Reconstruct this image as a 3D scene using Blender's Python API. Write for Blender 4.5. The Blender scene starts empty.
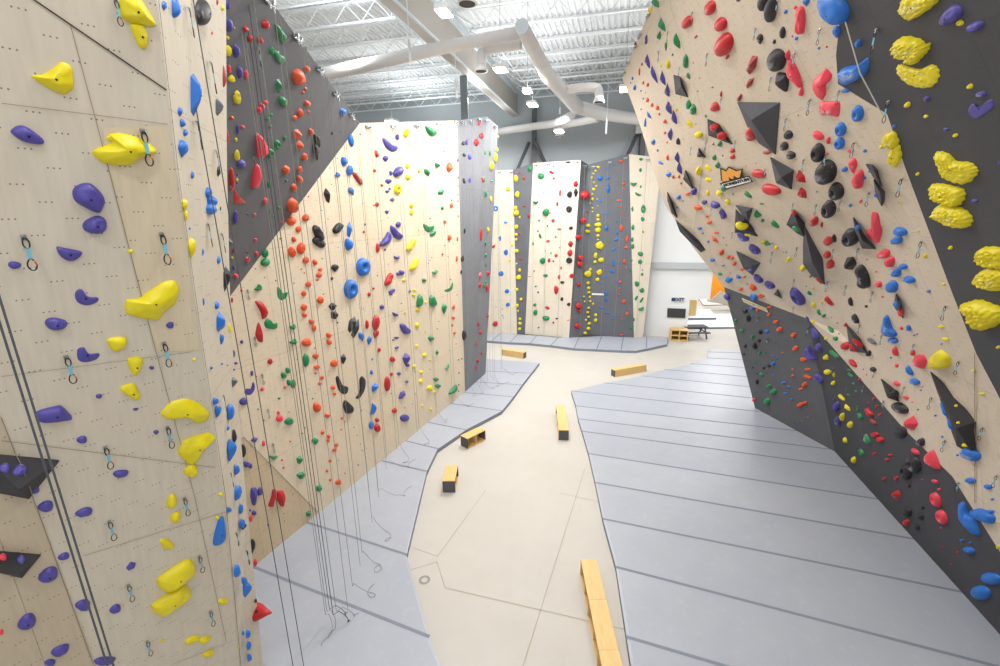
import bpy, bmesh, math, random
from mathutils import Vector, Matrix, noise
from mathutils.bvhtree import BVHTree
from mathutils.geometry import delaunay_2d_cdt
random.seed(7)
scn = bpy.context.scene
COL = scn.collection

# Climbing holds as seen on the walls, listed crop by crop: origin x, origin y, scale, then
# shape colour x y w h [tilt]; shapes: b block, u dome, w wedge, c crescent, d ring, l bar, s shard, k knobbly, t screw-on chip
HOLDS = [
(0,0,3.916,"""s Y 215 308 170 112 12;s Y 545 52 150 112 -25;w Y 552 142 55 95 15;l P 110 530 135 56 -22;s Y 490 590 255 122 3;b Y 435 540 45 28;w B 648 25 26 42;l B 693 30 30 90;
u K 803 50 92 108;s B 772 370 38 160;w B 710 440 22 40;b B 718 482 22 38;b B 728 520 18 30;w B 725 585 38 72;t N 832 130 12 18;l M 880 300 14 100;s E 862 420 30 70;w M 853 10 12 34;b Y 873 30 16 30"""),
(0,160,3.916,"""b P 350 150 130 108 -35;b P 378 258 92 78;c P 272 368 95 52 -10;b P 58 413 55 35;c P 335 540 90 60 -10;b P 222 645 85 54;t Y 512 358 30 24;s Y 600 555 225 125 30;b P 668 648 38 28;
b B 755 60 14 34;b B 818 128 34 45;s B 835 170 45 60;b B 830 190 50 60;w Y 727 180 30 60;w Y 731 222 22 55;w Y 757 348 34 88;t B 743 268 15 16;b B 791 362 16 40;t B 803 393 10 12;b B 855 392 22 38;t B 848 425 8 10;t B 803 514 14 16;b B 796 555 12 44;b B 849 570 26 38;s B 866 630 34 80;s K 858 45 14 44;t K 862 190 12 30"""),
(0,320,3.7,"""w Y 437 90 65 52;c P 322 130 80 55 -10;w Y 500 170 52 70;t P 562 178 24 18;w Y 485 265 78 58 -25;t P 367 283 34 22;s P 203 352 132 60;t P 502 331 28 13;s Y 690 340 178 88 -8;b P 305 445 42 33;t P 578 416 28 20;s Y 725 478 150 105 35;b Y 711 562 56 48;b P 449 571 62 33 12;t Y 720 147 20 16;
b P 18 548 50 42;b P 73 557 62 48 25;b P 130 630 50 30 20;b B 820 12 30 60;w B 824 72 20 45;t B 784 177 14 16;t B 823 162 10 12;b B 801 300 26 32;w B 812 338 26 50;u B 858 340 30 65;b B 845 400 12 20;s B 864 478 28 80;l K 870 430 14 60;b B 879 553 20 45;b B 882 638 28 60;u K 902 485 22 55;t P 874 160 20 12;b E 863 125 18 40;s E 870 232 20 40"""),
(0,490,3.7,"""b P 172 64 66 38 10;b P 314 85 66 34 12;b Y 638 46 34 62 -25;b Y 652 104 34 56 -25;w Y 619 206 58 40 -30;b P 238 248 48 30 15;b P 78 258 40 40;b N 10 248 36 36;b P 182 318 88 48 25;s P 488 284 48 26 35;l Y 657 322 158 68 32;l Y 637 412 158 68 32;b P 310 430 62 40;b P 429 443 48 36 20;b P 102 492 84 50 30;b N 5 527 20 28;b P 225 597 72 40 30;b P 187 640 52 28;b P 390 636 80 34 10;
s Y 829 416 48 28;t Y 806 103 20 18;w B 814 155 48 105;t Y 600 557 24 14;l Y 714 557 64 26 25;l Y 761 557 56 24 20;l Y 774 608 50 26 20;t Y 818 18 22 20;t Y 880 579 12 14;b B 850 73 18 26;b B 893 70 16 40;b B 898 125 20 40;s K 905 135 28 30;b B 880 300 24 58;b B 907 335 28 34;s B 919 370 30 65;w K 937 210 22 64;s N 948 270 16 35;b B 900 530 10 22;b B 919 533 20 34;b B 922 576 18 36;b B 925 620 18 36;t K 948 410 12 20;t K 950 450 14 22"""),
(180,0,5.55,"""b R 368 162 28 38;b R 481 138 38 62;b R 392 216 26 44;b R 450 226 26 46;s G 567 195 52 110 20;b G 512 282 24 50;b G 553 318 70 56 -40;b O 665 430 55 85;b O 710 384 36 45;s G 555 480 30 80;w G 583 572 46 76 20;b O 700 493 28 24;b O 685 513 22 20;b O 712 576 42 42;b O 717 620 24 20;b O 670 630 34 52;b O 640 655 36 30;b N 480 568 30 26;b N 460 590 26 40;b N 442 610 26 38;b G 508 640 28 28;b G 490 660 24 24;w B 912 628 50 55;b P 276 140 38 100;b P 318 285 32 90;b P 336 405 28 85;b Y 266 210 20 28;b Y 270 285 34 65;b Y 290 440 34 48;k Y 322 545 38 80;l N 276 385 20 52;w N 372 422 22 70;b Y 290 655 22 22;b P 268 30 22 60;t P 302 520 12 18;t Y 303 155 10 14;t P 262 352 10 20;t P 300 578 10 16"""),
(180,110,5.55,"""s O 660 138 65 56;b O 732 122 32 44;w K 773 175 40 92 18;w K 765 240 40 105 12;s O 675 200 62 56;b O 695 262 34 48;w O 598 340 46 62;b O 668 332 32 44;b O 668 386 38 50;b O 636 432 42 46;b O 632 535 70 80;b O 622 615 58 60;b O 702 598 38 50;d G 545 195 40 62;d G 507 242 44 62;b G 583 158 20 34;b G 505 95 20 28;w N 457 205 50 140;w N 422 370 36 140;b G 495 415 20 44;t G 592 392 22 22;b N 478 508 30 40;t G 550 542 22 22;b G 502 565 12 30;t G 517 588 20 16;t N 417 580 24 20;b P 346 302 50 58;b Y 320 255 26 72;s R 325 490 76 70;l R 292 390 26 150;b P 312 600 26 90;l R 262 150 22 100;b P 323 110 16 60;b Y 313 165 18 24;b N 350 95 26 26;b R 290 46 26 26;b Y 318 388 14 20;t P 318 405 14 16;t P 320 360 14 20;t P 378 578 16 16;t K 845 130 12 30;t K 887 122 8 8;t O 563 622 18 18;b B 952 168 30 80 12;b B 915 285 34 62;b B 945 335 38 60;c B 874 358 26 44 60;w B 957 452 32 54 30;s K 825 480 34 90 15;t K 873 268 8 8;t K 833 322 8 8;t K 842 412 7 7;t R 715 480 12 12;t K 788 557 8 8;t K 822 605 8 8;t K 820 108 6 6"""),
(180,220,5.55,"""t N 422 110 24 26;b N 427 190 22 36;w N 380 225 28 40;b N 315 312 34 30;b G 476 185 42 50;b G 478 235 52 54;c G 437 375 46 46 50;c G 567 410 62 66 10;c G 508 575 72 56;s R 460 500 62 104 20;b R 443 628 36 118;l K 775 75 46 105 25;l K 778 125 88 50 -35;l K 882 45 78 46 50;b O 626 178 48 62 20;b O 677 158 50 70;b O 660 52 34 38;b O 635 108 26 38;b O 703 222 36 46;b O 752 235 28 36;b O 780 275 28 24;b O 775 305 34 34;t O 765 332 20 18;t O 675 272 14 14;t O 692 293 14 12;b O 716 357 38 34;b O 690 408 30 34;b O 692 485 42 40;b O 694 527 32 32;b O 733 565 32 36;b O 746 600 28 38;b O 783 445 42 44;b O 829 640 30 36;b O 712 665 30 20;t G 560 103 22 14;t G 533 337 10 14;c G 629 590 36 40 20;w K 866 268 44 48;s K 855 480 50 46;s K 865 528 50 46;t K 845 325 18 26;t K 875 570 16 14;d B 957 385 72 112;s B 945 50 28 90;b B 942 135 42 80;t O 634 350 12 12;t K 790 215 12 8;t K 797 412 12 8;t K 878 153 7 7;t O 766 488 8 8;t O 810 497 8 8;t R 420 270 10 10;t R 470 318 8 8;b R 343 392 18 18;s K 262 335 40 150;s E 282 130 44 50;t N 500 260 8 8;l Y 278 600 20 60;t R 300 170 14 40;t Y 292 210 14 20;t P 300 265 16 40;t R 290 445 14 44;t Y 284 490 12 40"""),
(180,330,5.55,"""b P 344 66 22 24;b R 503 175 28 38;c G 632 64 40 42 30;b O 707 70 55 52;u G 703 168 40 84;w O 758 148 38 40;b O 762 206 38 30;t O 755 240 22 18;b O 790 264 26 26;b O 779 298 24 22;b O 831 68 30 36;b O 859 186 38 48;s K 912 165 28 60;c K 902 310 60 118 28;b K 938 425 52 74;b O 851 320 28 32;b O 860 354 24 22;b G 602 225 28 40;b G 579 252 32 42;b G 608 292 26 42;b G 632 300 28 58;b P 401 240 20 34;c P 386 338 52 46 25;b P 408 305 14 36;b P 357 398 46 50;t R 425 260 14 14;l N 459 328 34 22 45;t N 584 318 22 20;t G 552 380 24 16;b N 548 460 18 30;b N 557 492 40 42;b G 610 508 50 48;b O 765 430 42 66;s O 825 472 38 34;t O 901 490 18 22;t O 897 553 12 16;s O 796 568 28 32;s O 830 588 26 30;b O 823 612 24 26;b O 870 638 28 28;w G 755 620 40 44;t G 682 537 12 10;t G 694 543 18 10;t G 681 574 12 14;t G 738 381 12 12;t G 714 328 8 8;t G 702 355 8 8;t G 606 455 12 8;s P 418 610 44 30 15;l N 466 630 20 42;t P 435 440 14 14;t P 467 502 12 12;t N 613 618 14 14;t K 652 164 8 8;t O 749 100 12 12;t O 882 240 10 10;t O 825 228 8 8;t K 862 100 8 8;t R 752 352 7 7;t K 967 540 6 6;t K 983 585 8 8;t K 915 508 8 8;t K 844 524 7 7;b P 312 186 32 16;b P 302 220 22 16;b E 296 130 24 50;b E 308 285 26 50;t K 266 196 12 12;s K 305 580 20 70;s K 352 645 28 30"""),
(180,440,5,"""c G 471 84 46 30;t N 512 100 18 16;t N 520 138 20 16;s G 604 103 32 46;s G 612 178 50 40;s G 702 240 34 40;b R 463 290 40 92 -12;b R 508 298 38 82 8;b P 336 122 36 38;b P 354 130 22 30;l P 374 282 36 92 -5;b P 402 258 26 54 -15;b O 783 24 26 18;b O 775 50 24 26;b O 752 105 18 20;b O 737 154 16 20;b O 753 200 16 20;b O 795 212 30 34;t O 826 166 12 10;s G 648 368 34 32;b P 442 425 14 18;t R 520 367 9 9;t R 524 405 9 9;t R 565 273 8 8;t P 352 352 16 20;b P 372 365 30 26 40;b N 355 392 20 40;t K 892 125 9 9;t K 903 20 6 6;t K 913 52 7 7;t K 793 102 6 6;t K 460 362 7 7;s G 677 12 36 28;t O 739 8 18 14;w K 318 55 26 80;w K 366 535 26 85;w N 385 615 18 50"""),
(330,110,5.55,"""t R 169 134 14 14;l R 262 243 20 48 10;c P 335 198 94 62 -30;b P 377 150 24 38;b Y 428 128 32 52 -12;w P 313 272 32 40;b R 249 337 20 24;u P 386 342 50 76 -35;b P 341 350 20 34;w P 329 397 38 34;b Y 432 312 26 34;b Y 437 373 32 34;d Y 381 440 46 64;t P 320 452 28 22;t P 333 437 22 18;b P 348 497 28 24;b R 290 418 20 20;b R 264 524 26 28;t R 245 528 10 12;b Y 455 530 24 34;b Y 455 568 24 34;b Y 498 337 18 26;w G 563 118 60 50 -30;c G 601 303 34 32 -35;w G 546 347 30 54 28;w G 622 457 44 34 30;b G 635 230 16 16;b G 625 544 24 22;t G 557 602 18 10;b O 667 316 34 62;b O 676 500 14 14;b O 677 528 22 34;b O 639 620 20 26;l M 158 380 28 98 35;w P 319 567 26 28;b P 382 636 32 34;t R 184 520 8 8;t K 91 212 8 8;b B 196 634 14 16;t Y 441 190 16 10;t Y 481 216 10 10;t K 565 183 10 8;t K 624 278 14 7;t B 550 478 7 7;t K 284 614 7 7;t P 323 598 8 8;b O 712 375 8 20;t O 712 420 8 14;t O 711 470 8 18;t O 711 505 8 22;t O 712 590 8 24;t K 710 280 10 30;
b K 742 185 22 34;b P 760 180 20 40;b K 746 250 26 34;b P 774 260 22 46;b R 844 143 24 42;b R 815 180 26 46;b N 832 75 20 26;b G 860 235 14 42;b Y 921 265 20 58;b Y 900 310 24 54;b Y 929 220 12 36;b Y 933 148 14 26;b R 842 385 22 52;w P 774 398 28 70;b K 742 395 24 62;w P 797 525 28 60;b G 866 465 18 50;b N 830 440 20 34;b Y 896 495 12 40;b G 890 240 14 34;b G 898 395 12 20;b K 757 465 18 36;t K 740 530 16 22;b K 748 630 28 50;t P 788 625 14 24;b N 805 258 10 36;t N 783 220 12 14;b G 857 385 14 40;t Y 880 655 18 22;t P 772 162 12 16;b P 770 440 12 24"""),
(330,220,5.55,"""c P 312 105 84 56 50;l P 372 72 84 44 -42;l R 267 155 18 62;t P 307 164 16 20;c P 374 206 36 30;l Y 455 138 92 34 58;l Y 474 245 96 32 62;w G 549 42 62 46;w G 578 75 48 30 35;b O 665 98 24 38;l R 333 330 34 90 -25;b P 400 292 32 34;b P 380 300 24 26;b Y 413 333 24 20;c G 585 287 36 28 25;w G 525 337 30 28 -30;c G 662 375 50 38 30;b P 347 393 48 20 20;b P 340 408 28 22;t P 444 396 22 16 30;b Y 470 388 24 20;b Y 468 416 26 22;w G 503 447 30 66 -8;w G 572 447 34 66 12;w G 639 495 30 62;b Y 533 457 18 20;b Y 492 498 36 24;b P 291 483 26 34;c P 366 522 38 30 -20;l P 420 605 74 42 -40;b Y 487 584 26 32;t Y 419 515 20 16;b O 688 483 20 30;b O 686 543 26 22;b O 681 583 16 22;b O 693 627 22 20;b R 219 412 20 28;s R 244 380 20 18;l R 208 580 18 56;u R 260 570 42 95 -5;w R 260 635 30 60 -15;d B 193 262 74 106;s K 128 585 38 100 -15;s K 150 600 34 110 -15;w P 372 655 36 18;w B 180 650 30 60 20;t Y 494 56 12 12;t Y 490 82 8 8;t Y 440 565 12 12;t Y 528 620 12 12;t R 265 308 12 10;t R 626 190 14 18;t O 685 133 8 8;t K 638 140 12 8;t K 656 203 8 8;t K 566 209 8 8;t K 556 225 8 8;t K 547 240 8 8;t K 397 463 8 8;t G 605 563 14 6;t G 598 604 14 8;t G 671 330 14 10;t B 167 490 6 8;t B 186 493 8 8;t B 209 130 8 8;b R 190 66 18 16;b O 705 215 14 40;b O 708 105 10 34;t K 324 245 6 6;t O 706 415 8 8;
b K 745 60 32 80;b P 785 190 20 58;b R 837 80 22 85;b Y 880 55 14 40;b G 866 130 14 34;b G 868 195 16 28;b K 735 215 20 48;b P 783 272 16 50;u P 768 360 24 56;u P 770 415 24 56;l N 834 308 20 44 -20;b R 832 362 22 40;b N 805 425 14 26;l N 826 234 14 26 -20;s R 795 503 26 34;b R 801 558 22 48;b R 826 580 16 42;b R 838 625 18 34;b G 866 345 14 30;b G 858 365 12 40;b P 780 615 20 64;b K 744 640 30 60;t R 816 168 10 16;b N 802 222 12 30;b G 868 250 8 34;t P 757 525 12 18;t P 757 565 10 10;b K 729 290 12 30"""),
(330,330,5.55,"""w B 222 60 24 56 -10;b P 378 47 32 16;t P 353 55 22 14;b P 373 98 28 18 25;t R 275 110 22 30;t B 236 162 16 14;b B 232 235 16 34;b R 350 163 26 40 20;b R 343 245 20 26;u R 322 300 34 95;s B 257 320 36 56 -20;c K 172 320 120 40 72;c B 240 440 76 30 80;b B 232 530 26 48;b R 264 500 26 30;b R 266 545 34 50 10;b R 361 448 30 34;u P 419 489 62 46;s P 433 160 42 70;b P 433 196 32 24;w P 386 245 28 28;b P 428 287 22 20;s P 410 362 60 34 60;b Y 527 140 28 30;b Y 471 202 26 26;b Y 509 234 24 24;b Y 507 284 30 28;b Y 557 322 38 36;b Y 583 344 24 24;t Y 482 88 24 22;t Y 556 166 18 16;t Y 516 420 22 18;t Y 563 440 20 24;t Y 476 352 14 12;w G 565 50 42 34 -15;s G 598 124 20 34;w G 592 277 42 28 -10;w G 603 314 44 28;c G 653 205 44 18 55;w G 685 330 60 34 50;t O 702 77 10 10;t O 665 113 8 8;t R 716 305 8 18;t R 714 340 8 12;t R 716 238 8 18;t R 714 165 8 14;t K 474 232 8 8;t K 175 448 14 8;t K 133 540 8 8;t K 149 583 7 7;t K 342 352 8 8;t K 458 410 6 6;t K 415 430 8 8;t K 555 218 8 8;t K 30 98 8 8;d K 745 30 30 66;w R 808 84 22 48;s R 783 152 26 30;b R 822 172 18 30;w R 808 214 22 44;b P 768 185 14 28;b R 840 130 12 26;t K 733 160 8 14"""),
(480,130,5,"""d B 80 393 32 40;b B 100 543 30 44;c R 65 580 34 28 20;b Y 140 295 28 28;b B 128 432 18 18;c B 128 460 30 24;t B 87 322 14 12;t B 113 245 12 8;b B 130 612 30 36;t B 127 270 14 10;b Y 160 575 14 28;t R 86 363 10 10;b Y 180 243 22 44;b Y 186 323 28 34;b Y 178 390 24 26;b Y 180 415 34 34;b Y 198 437 14 18;b Y 181 485 26 26;b Y 180 523 20 20;t Y 180 548 20 18;b Y 183 605 24 26;b G 249 192 24 42;t R 220 240 16 24;t R 222 380 14 14;b R 245 430 16 24;t R 197 215 14 14;t R 198 520 12 28;
b G 303 230 36 38;c G 277 360 32 26;b G 328 412 42 42;l R 358 212 34 16 -30;b R 369 242 14 22;t R 368 182 12 12;b R 400 315 12 46;b R 386 370 14 30;s N 365 452 26 24;b N 396 496 26 14;b N 378 535 16 16;w N 340 557 24 20;s R 478 268 30 34;s K 478 312 24 48;b K 447 322 32 36;d K 444 396 34 38;b K 454 490 24 22;s K 440 162 40 14;t R 487 162 18 12;t K 437 250 14 10;s R 452 570 30 34;b R 449 615 28 38;b G 300 530 16 30 25;t G 289 505 18 12;t G 265 568 14 22;t G 295 452 14 18;t G 337 480 14 18;b G 308 650 40 20;b R 380 628 20 22;t G 355 615 12 22;t K 398 588 10 8;t R 326 603 10 10;t G 316 315 14 10;t R 350 415 12 12;
b R 530 325 44 52;b Y 592 185 20 18;b Y 578 203 16 14;b Y 567 218 16 14;b Y 559 238 16 18;b Y 570 262 16 14;b Y 582 280 14 12;b Y 568 296 22 20;b Y 562 320 14 14;b Y 563 345 18 20;b Y 551 365 14 12;b Y 563 390 16 14;b Y 563 408 14 12;b Y 590 428 24 20;b Y 590 448 22 20;b Y 590 474 40 28;b Y 590 500 38 28;b Y 590 528 22 20;b Y 543 478 26 22;b Y 541 507 28 22;b Y 590 548 16 12;k Y 598 578 46 44;b Y 578 628 24 32;t Y 586 345 14 12;t Y 588 380 12 12;s R 523 455 32 36;b R 497 535 36 28 20;t R 538 408 16 12;b R 508 635 30 22;b B 600 240 26 30;b B 640 240 22 22;s B 641 300 24 50;l B 598 356 34 14;t B 612 386 22 10;l B 630 417 36 14;t B 637 193 24 10;t B 672 175 22 8;b B 640 273 20 14;s B 632 495 30 40;l B 686 512 16 38;l B 683 547 36 18 30;l B 668 597 36 18 40;b B 685 455 14 22;t B 627 630 12 12;b O 706 156 26 20;b O 718 268 22 20;t O 724 186 14 12;b O 697 316 24 10;b O 694 352 32 14;b O 705 383 18 16;b O 707 490 20 44;t O 714 415 14 14;t O 726 440 14 12;b O 735 545 18 46;t O 720 295 14 14;
b G 806 146 22 18;b G 803 200 18 22;c G 770 268 38 30;b G 804 283 14 18;c G 792 320 40 22 -25;d G 818 395 28 50;b G 762 395 14 32;b G 814 446 22 32;b G 765 487 20 34;b G 815 510 14 20;b G 762 548 18 28;b G 764 582 20 34;b G 806 620 30 28 -30"""),
(480,240,5,"""b B 105 168 32 34;b R 42 168 16 34;b Y 150 102 20 18;b B 135 256 28 28;u R 38 240 18 42;b B 139 323 26 28;b R 40 380 24 16;b R 75 420 34 28 20;t B 113 345 12 12;t B 112 378 12 12;t B 118 390 10 10;t Y 167 310 10 10;t Y 172 340 10 10;t Y 170 375 8 8;t R 80 335 14 10;b Y 185 56 22 22;b Y 193 188 28 30;b Y 198 152 20 22;b Y 184 248 20 22;b Y 186 328 20 20;b Y 205 297 20 18;t Y 190 355 16 14;b Y 200 395 18 18;b Y 200 418 20 20;b Y 198 445 18 20;t R 205 95 18 18;t R 210 300 12 12;t Y 183 118 14 12;
b G 312 104 34 34;w G 327 180 30 24;b G 276 363 26 30;b G 328 392 38 30;b G 273 325 20 20;t G 290 262 18 14;t G 292 438 16 12;b R 345 102 18 28;t R 366 106 16 16;b R 380 250 24 54;b R 395 185 18 26;s R 336 340 34 18 -30;b R 366 413 14 16;b R 405 140 12 22;d K 445 103 36 34;b R 457 180 26 28;b K 411 212 26 18;b K 409 296 20 22;b K 443 322 24 20;t K 383 393 20 12;t R 459 393 14 16;t R 248 183 20 6;t G 270 155 12 10;t G 278 232 20 12;t R 440 402 10 10;
b R 508 90 32 34;b R 505 122 32 34;b R 497 223 22 28;b R 497 330 32 38;b R 500 355 28 20;b R 490 430 34 30;b Y 575 110 22 20;b Y 606 100 38 26;b Y 597 162 36 32;b Y 587 198 28 22;b Y 543 170 42 34;b Y 551 148 20 20;b Y 543 215 20 20;b Y 545 240 20 20;b Y 547 262 18 20;b Y 549 285 18 18;b Y 551 307 18 16;b Y 565 320 16 18;b Y 545 340 16 16;b Y 541 362 18 16;b Y 545 385 18 16;b Y 578 375 20 20;b Y 578 402 24 22;b Y 531 400 16 14;b Y 548 418 20 20;b Y 545 443 22 22;b Y 528 466 22 18;t Y 521 283 12 14;t Y 525 308 12 14;l B 667 115 18 44;l B 660 157 34 22 -30;l B 622 185 42 12;b B 604 215 12 24;b B 632 267 20 32;b B 630 298 16 34;l B 607 338 34 12;l B 637 365 32 12;l B 665 395 32 10;b B 685 212 14 34;t B 628 78 16 14;t B 608 237 18 12;b O 732 38 26 18;b O 722 108 22 28;t O 732 140 16 14;t O 698 145 14 18;b O 700 210 24 18;t O 698 242 16 16;t O 697 273 16 16;b O 719 308 24 26;b O 735 370 22 20;t O 749 346 14 12;t O 708 395 22 10;b O 706 475 24 12;t O 697 160 10 10;t O 737 180 10 14;
b G 803 70 32 28 -30;s G 803 108 32 30;b G 758 103 14 16;t G 812 150 18 14;b G 811 172 20 20;b G 752 150 12 22;b G 786 220 28 34;b G 810 252 28 30;l G 782 290 34 16 60;l G 808 300 44 16 55;c G 806 343 34 30 20;b G 770 398 14 24;b G 755 438 20 20"""),
(620,0,5.55,"""s G 188 18 44 60 20;b Y 165 57 28 38;s G 228 150 36 88 20;s G 213 200 26 50;w G 252 262 16 60;s G 310 235 34 95 15;t G 290 305 14 20;b G 361 345 30 92;w G 376 426 24 42 20;b Y 263 360 22 62;t Y 223 368 18 22;t Y 208 290 10 16;l P 143 223 18 60;b P 102 208 12 30;b R 83 242 20 26;t B 38 352 10 18;s P 150 352 28 90 12;s P 182 412 26 108 14;s P 232 437 28 86 14;s P 257 506 30 74 8;s P 266 602 30 80 14;b O 120 358 14 26;b O 106 400 14 48;b O 127 461 18 26;b O 152 472 18 30;b O 150 556 22 34;b O 176 584 18 28;b O 205 600 20 32;b O 216 634 14 20;t O 140 516 12 12;b B 80 488 22 34;b B 68 436 14 26;t B 57 460 8 14;t B 115 505 12 18;t B 128 548 12 16;t B 116 607 12 16;l B 158 640 14 56 30;
u R 491 52 60 84 -12;u R 365 130 56 80 -22;u R 550 142 66 80 -12;u R 563 260 88 132 -15;l R 420 206 34 14 50;s R 592 318 46 20 45;t R 405 350 14 10;t R 440 434 10 10;b R 511 486 20 12;b R 559 524 14 36;b R 522 598 74 52 30;s M 720 370 50 106 -24;s M 710 470 34 74 -32;b M 660 545 22 46 -20;b G 378 585 32 60 15;b G 402 612 34 70;t G 345 500 18 22;t G 430 507 10 12;t Y 332 545 20 14;t Y 310 610 14 28;t Y 280 585 10 18;
u K 785 25 52 90;u K 827 62 64 150 -5;u K 898 185 34 74;w K 770 224 34 64;b K 853 236 16 30;u K 855 345 98 125;s K 893 460 64 110;t K 655 5 34 14"""),
(740,0,3.846,"""l N 226 85 34 112;t N 211 30 16 18;w B 250 12 26 36;t B 174 47 16 20;t B 215 149 16 20;t R 200 140 10 10;s N 180 218 20 46;s N 208 285 40 120 20;b N 233 356 18 38;s N 310 325 64 124 -18;s N 340 418 80 56;w N 293 528 50 34 -40;b N 338 542 16 30;b N 424 580 26 18;w N 428 635 28 46;s B 352 42 140 86 -42;w B 366 128 30 54;b B 451 170 24 32;w B 433 280 132 78 28;b B 404 350 34 18;d B 447 441 44 66;d B 382 502 40 56;d B 378 555 40 52;t B 302 186 14 14;t R 332 181 12 12;t B 480 581 18 16;k Y 572 546 58 64;k Y 590 605 48 82 -10;t Y 541 566 20 18;d K 293 593 48 74;u K 182 522 36 38;u K 166 565 34 38;u K 192 600 38 34;b K 130 162 12 22;t R 222 444 8 8;t B 592 486 16 20;
k Y 685 30 150 96 25;b P 803 65 92 62 35;b P 898 106 62 42 25;d Y 843 90 32 26;k Y 650 198 130 94 -10;k Y 680 292 162 86 -12;b Y 882 334 24 22;b P 924 364 40 26;c P 926 422 100 60 18;b P 716 381 26 22;b Y 641 405 24 24;b Y 713 449 18 18;b P 790 498 22 16;b Y 826 522 24 18;b P 998 630 14 20"""),
(780,150,4.44,"""b G 76 350 54 32 -8;s R 60 280 20 34 20;k Y 773 83 195 90 -28;b P 862 228 28 24;k Y 733 203 155 72 -22;k Y 755 298 168 82 -20;b Y 609 108 20 16;b Y 754 435 24 20;k Y 930 480 134 90 -8;k Y 925 580 146 88 -12;b P 970 60 14 16;
u K 190 110 84 106;d K 242 190 62 80 10;d K 208 270 58 82;d K 304 396 72 84;s K 302 513 50 66;l K 360 570 54 112 25;b K 238 396 20 42 15;s R 83 124 36 62 28;s R 92 196 34 56 28;b R 147 321 38 48;b R 184 333 12 32;u R 210 408 46 50;u R 206 468 34 44;u R 219 511 38 54;w R 172 582 50 32 -45;w N 317 76 36 78;b N 342 137 46 80;s N 422 350 62 142 -5;b N 455 465 66 44 10;b N 482 500 50 50;t N 356 230 16 22;t N 384 487 14 10;t N 426 541 14 12;b N 435 598 28 34;t N 453 655 18 12;b B 285 88 26 26;t B 372 126 20 20;b B 400 96 24 16;b B 427 200 24 30;t B 311 248 18 18;b B 342 345 26 26;b B 529 366 60 42 -30;b B 513 404 54 42;b B 543 520 38 30 -35;b B 512 547 40 48;b B 570 578 50 38 -30;u B 490 610 58 58;t B 658 628 24 18;t Y 536 238 14 14;b Y 641 472 22 22;t Y 613 359 18 14;t Y 724 596 22 16;w Y 34 490 24 36;w Y 97 532 30 46;t K 163 186 9 9;t K 27 455 9 9;t N 208 18 14 18;t B 375 5 22 18"""),
(620,110,5.55,"""l B 138 72 12 62;w B 180 182 26 38;t B 207 225 12 24;l B 223 293 38 18 -35;w B 265 362 38 32;b O 247 65 20 30;b O 247 128 18 22;t O 260 180 14 16;b O 262 265 16 40;b O 294 372 16 26;b O 325 372 16 26;b O 337 407 12 18;s P 295 45 30 84 14;s P 275 138 26 76;s P 313 272 28 66 8;s P 325 325 28 72 12;b P 406 455 36 44;b K 320 177 22 44 12;s Y 382 80 28 66 24;b Y 431 142 38 44;u R 523 95 60 50 10;u R 562 147 62 50;s G 550 192 30 36;t G 517 190 14 22;t G 613 185 16 18;t G 568 254 14 14;s G 519 270 32 36;s G 538 310 28 40;u R 621 229 34 28;u R 622 262 34 30;u R 720 135 60 94 5;w M 812 240 56 26;s Y 430 348 34 60;l Y 490 325 54 24 -38;l Y 490 388 48 24 -25;b Y 486 462 18 42;l Y 551 466 50 26 -38;d Y 594 513 32 36;w P 464 518 32 32;b P 525 530 56 38 -35;l P 566 582 32 66 30;b O 430 545 46 30 -20;b O 481 592 26 16;b O 494 626 38 24;b O 375 468 28 26;w G 573 442 38 44;l G 708 472 56 22 -45;b G 785 521 34 16;c G 762 580 50 48 -40;b G 789 616 26 26;l G 857 638 64 28 -50;u R 763 358 86 52 -15;u R 830 447 108 62 -20;t G 626 468 12 14;t R 754 296 10 8;t R 697 314 8 8;b B 323 487 28 32;t B 316 542 14 16;t K 349 505 8 8;t P 350 160 8 8;t G 420 77 10 10;t G 475 35 12 24;t Y 312 10 10 22"""),
(640,220,5.55,"""b Y 565 35 76 56;b Y 594 82 44 22;d P 566 95 84 48 -42;d P 632 168 86 48 -35;s Y 677 127 30 32;c G 705 130 38 28 -45;t G 735 130 14 12;b Y 753 157 24 32;w Y 820 226 30 46;w Y 898 280 40 52;b B 330 48 34 16;t B 347 75 22 12;b B 377 122 20 16;b O 422 70 30 18;s O 412 112 56 22 -48;b O 449 182 28 36;b O 490 208 18 26;b O 510 212 22 22;b O 521 245 26 26;b O 566 278 28 18;b O 578 318 24 16;b O 625 377 48 30 -50;b O 668 426 36 26;b O 559 386 24 24;b O 717 485 30 20;b O 714 527 28 22;b O 650 500 24 20;b O 751 567 34 26;b O 771 608 36 28;b O 850 640 38 28;b B 400 225 30 22;t B 461 254 22 14;w B 488 340 42 38;b B 545 318 34 22 -35;b B 630 432 56 36 -35;b B 620 490 28 22 -30;t B 622 532 20 14;b B 700 618 28 26;t B 593 355 14 10;l G 442 300 32 18 -35;l G 562 615 32 20 -35;b G 528 560 18 28;b G 622 650 28 26;s P 617 280 60 26 12;d P 652 330 70 42 -40;d P 715 365 72 42 -30;d P 868 432 62 118 38;s K 578 508 44 36 -30;s K 598 548 36 40;s K 665 622 32 34;b P 930 550 22 50 25;l P 970 630 38 88 28;w Y 958 475 30 50;b G 990 512 22 42 20;b Y 958 560 26 32;t G 945 315 18 24;l G 938 408 38 22 -50;t G 922 368 14 12;t Y 958 380 14 30;b P 480 430 30 50 30;t K 795 180 8 8;t K 726 240 8 8;t R 462 98 10 10;t R 478 140 10 8;t R 498 295 10 8;t R 588 255 10 8"""),
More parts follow.
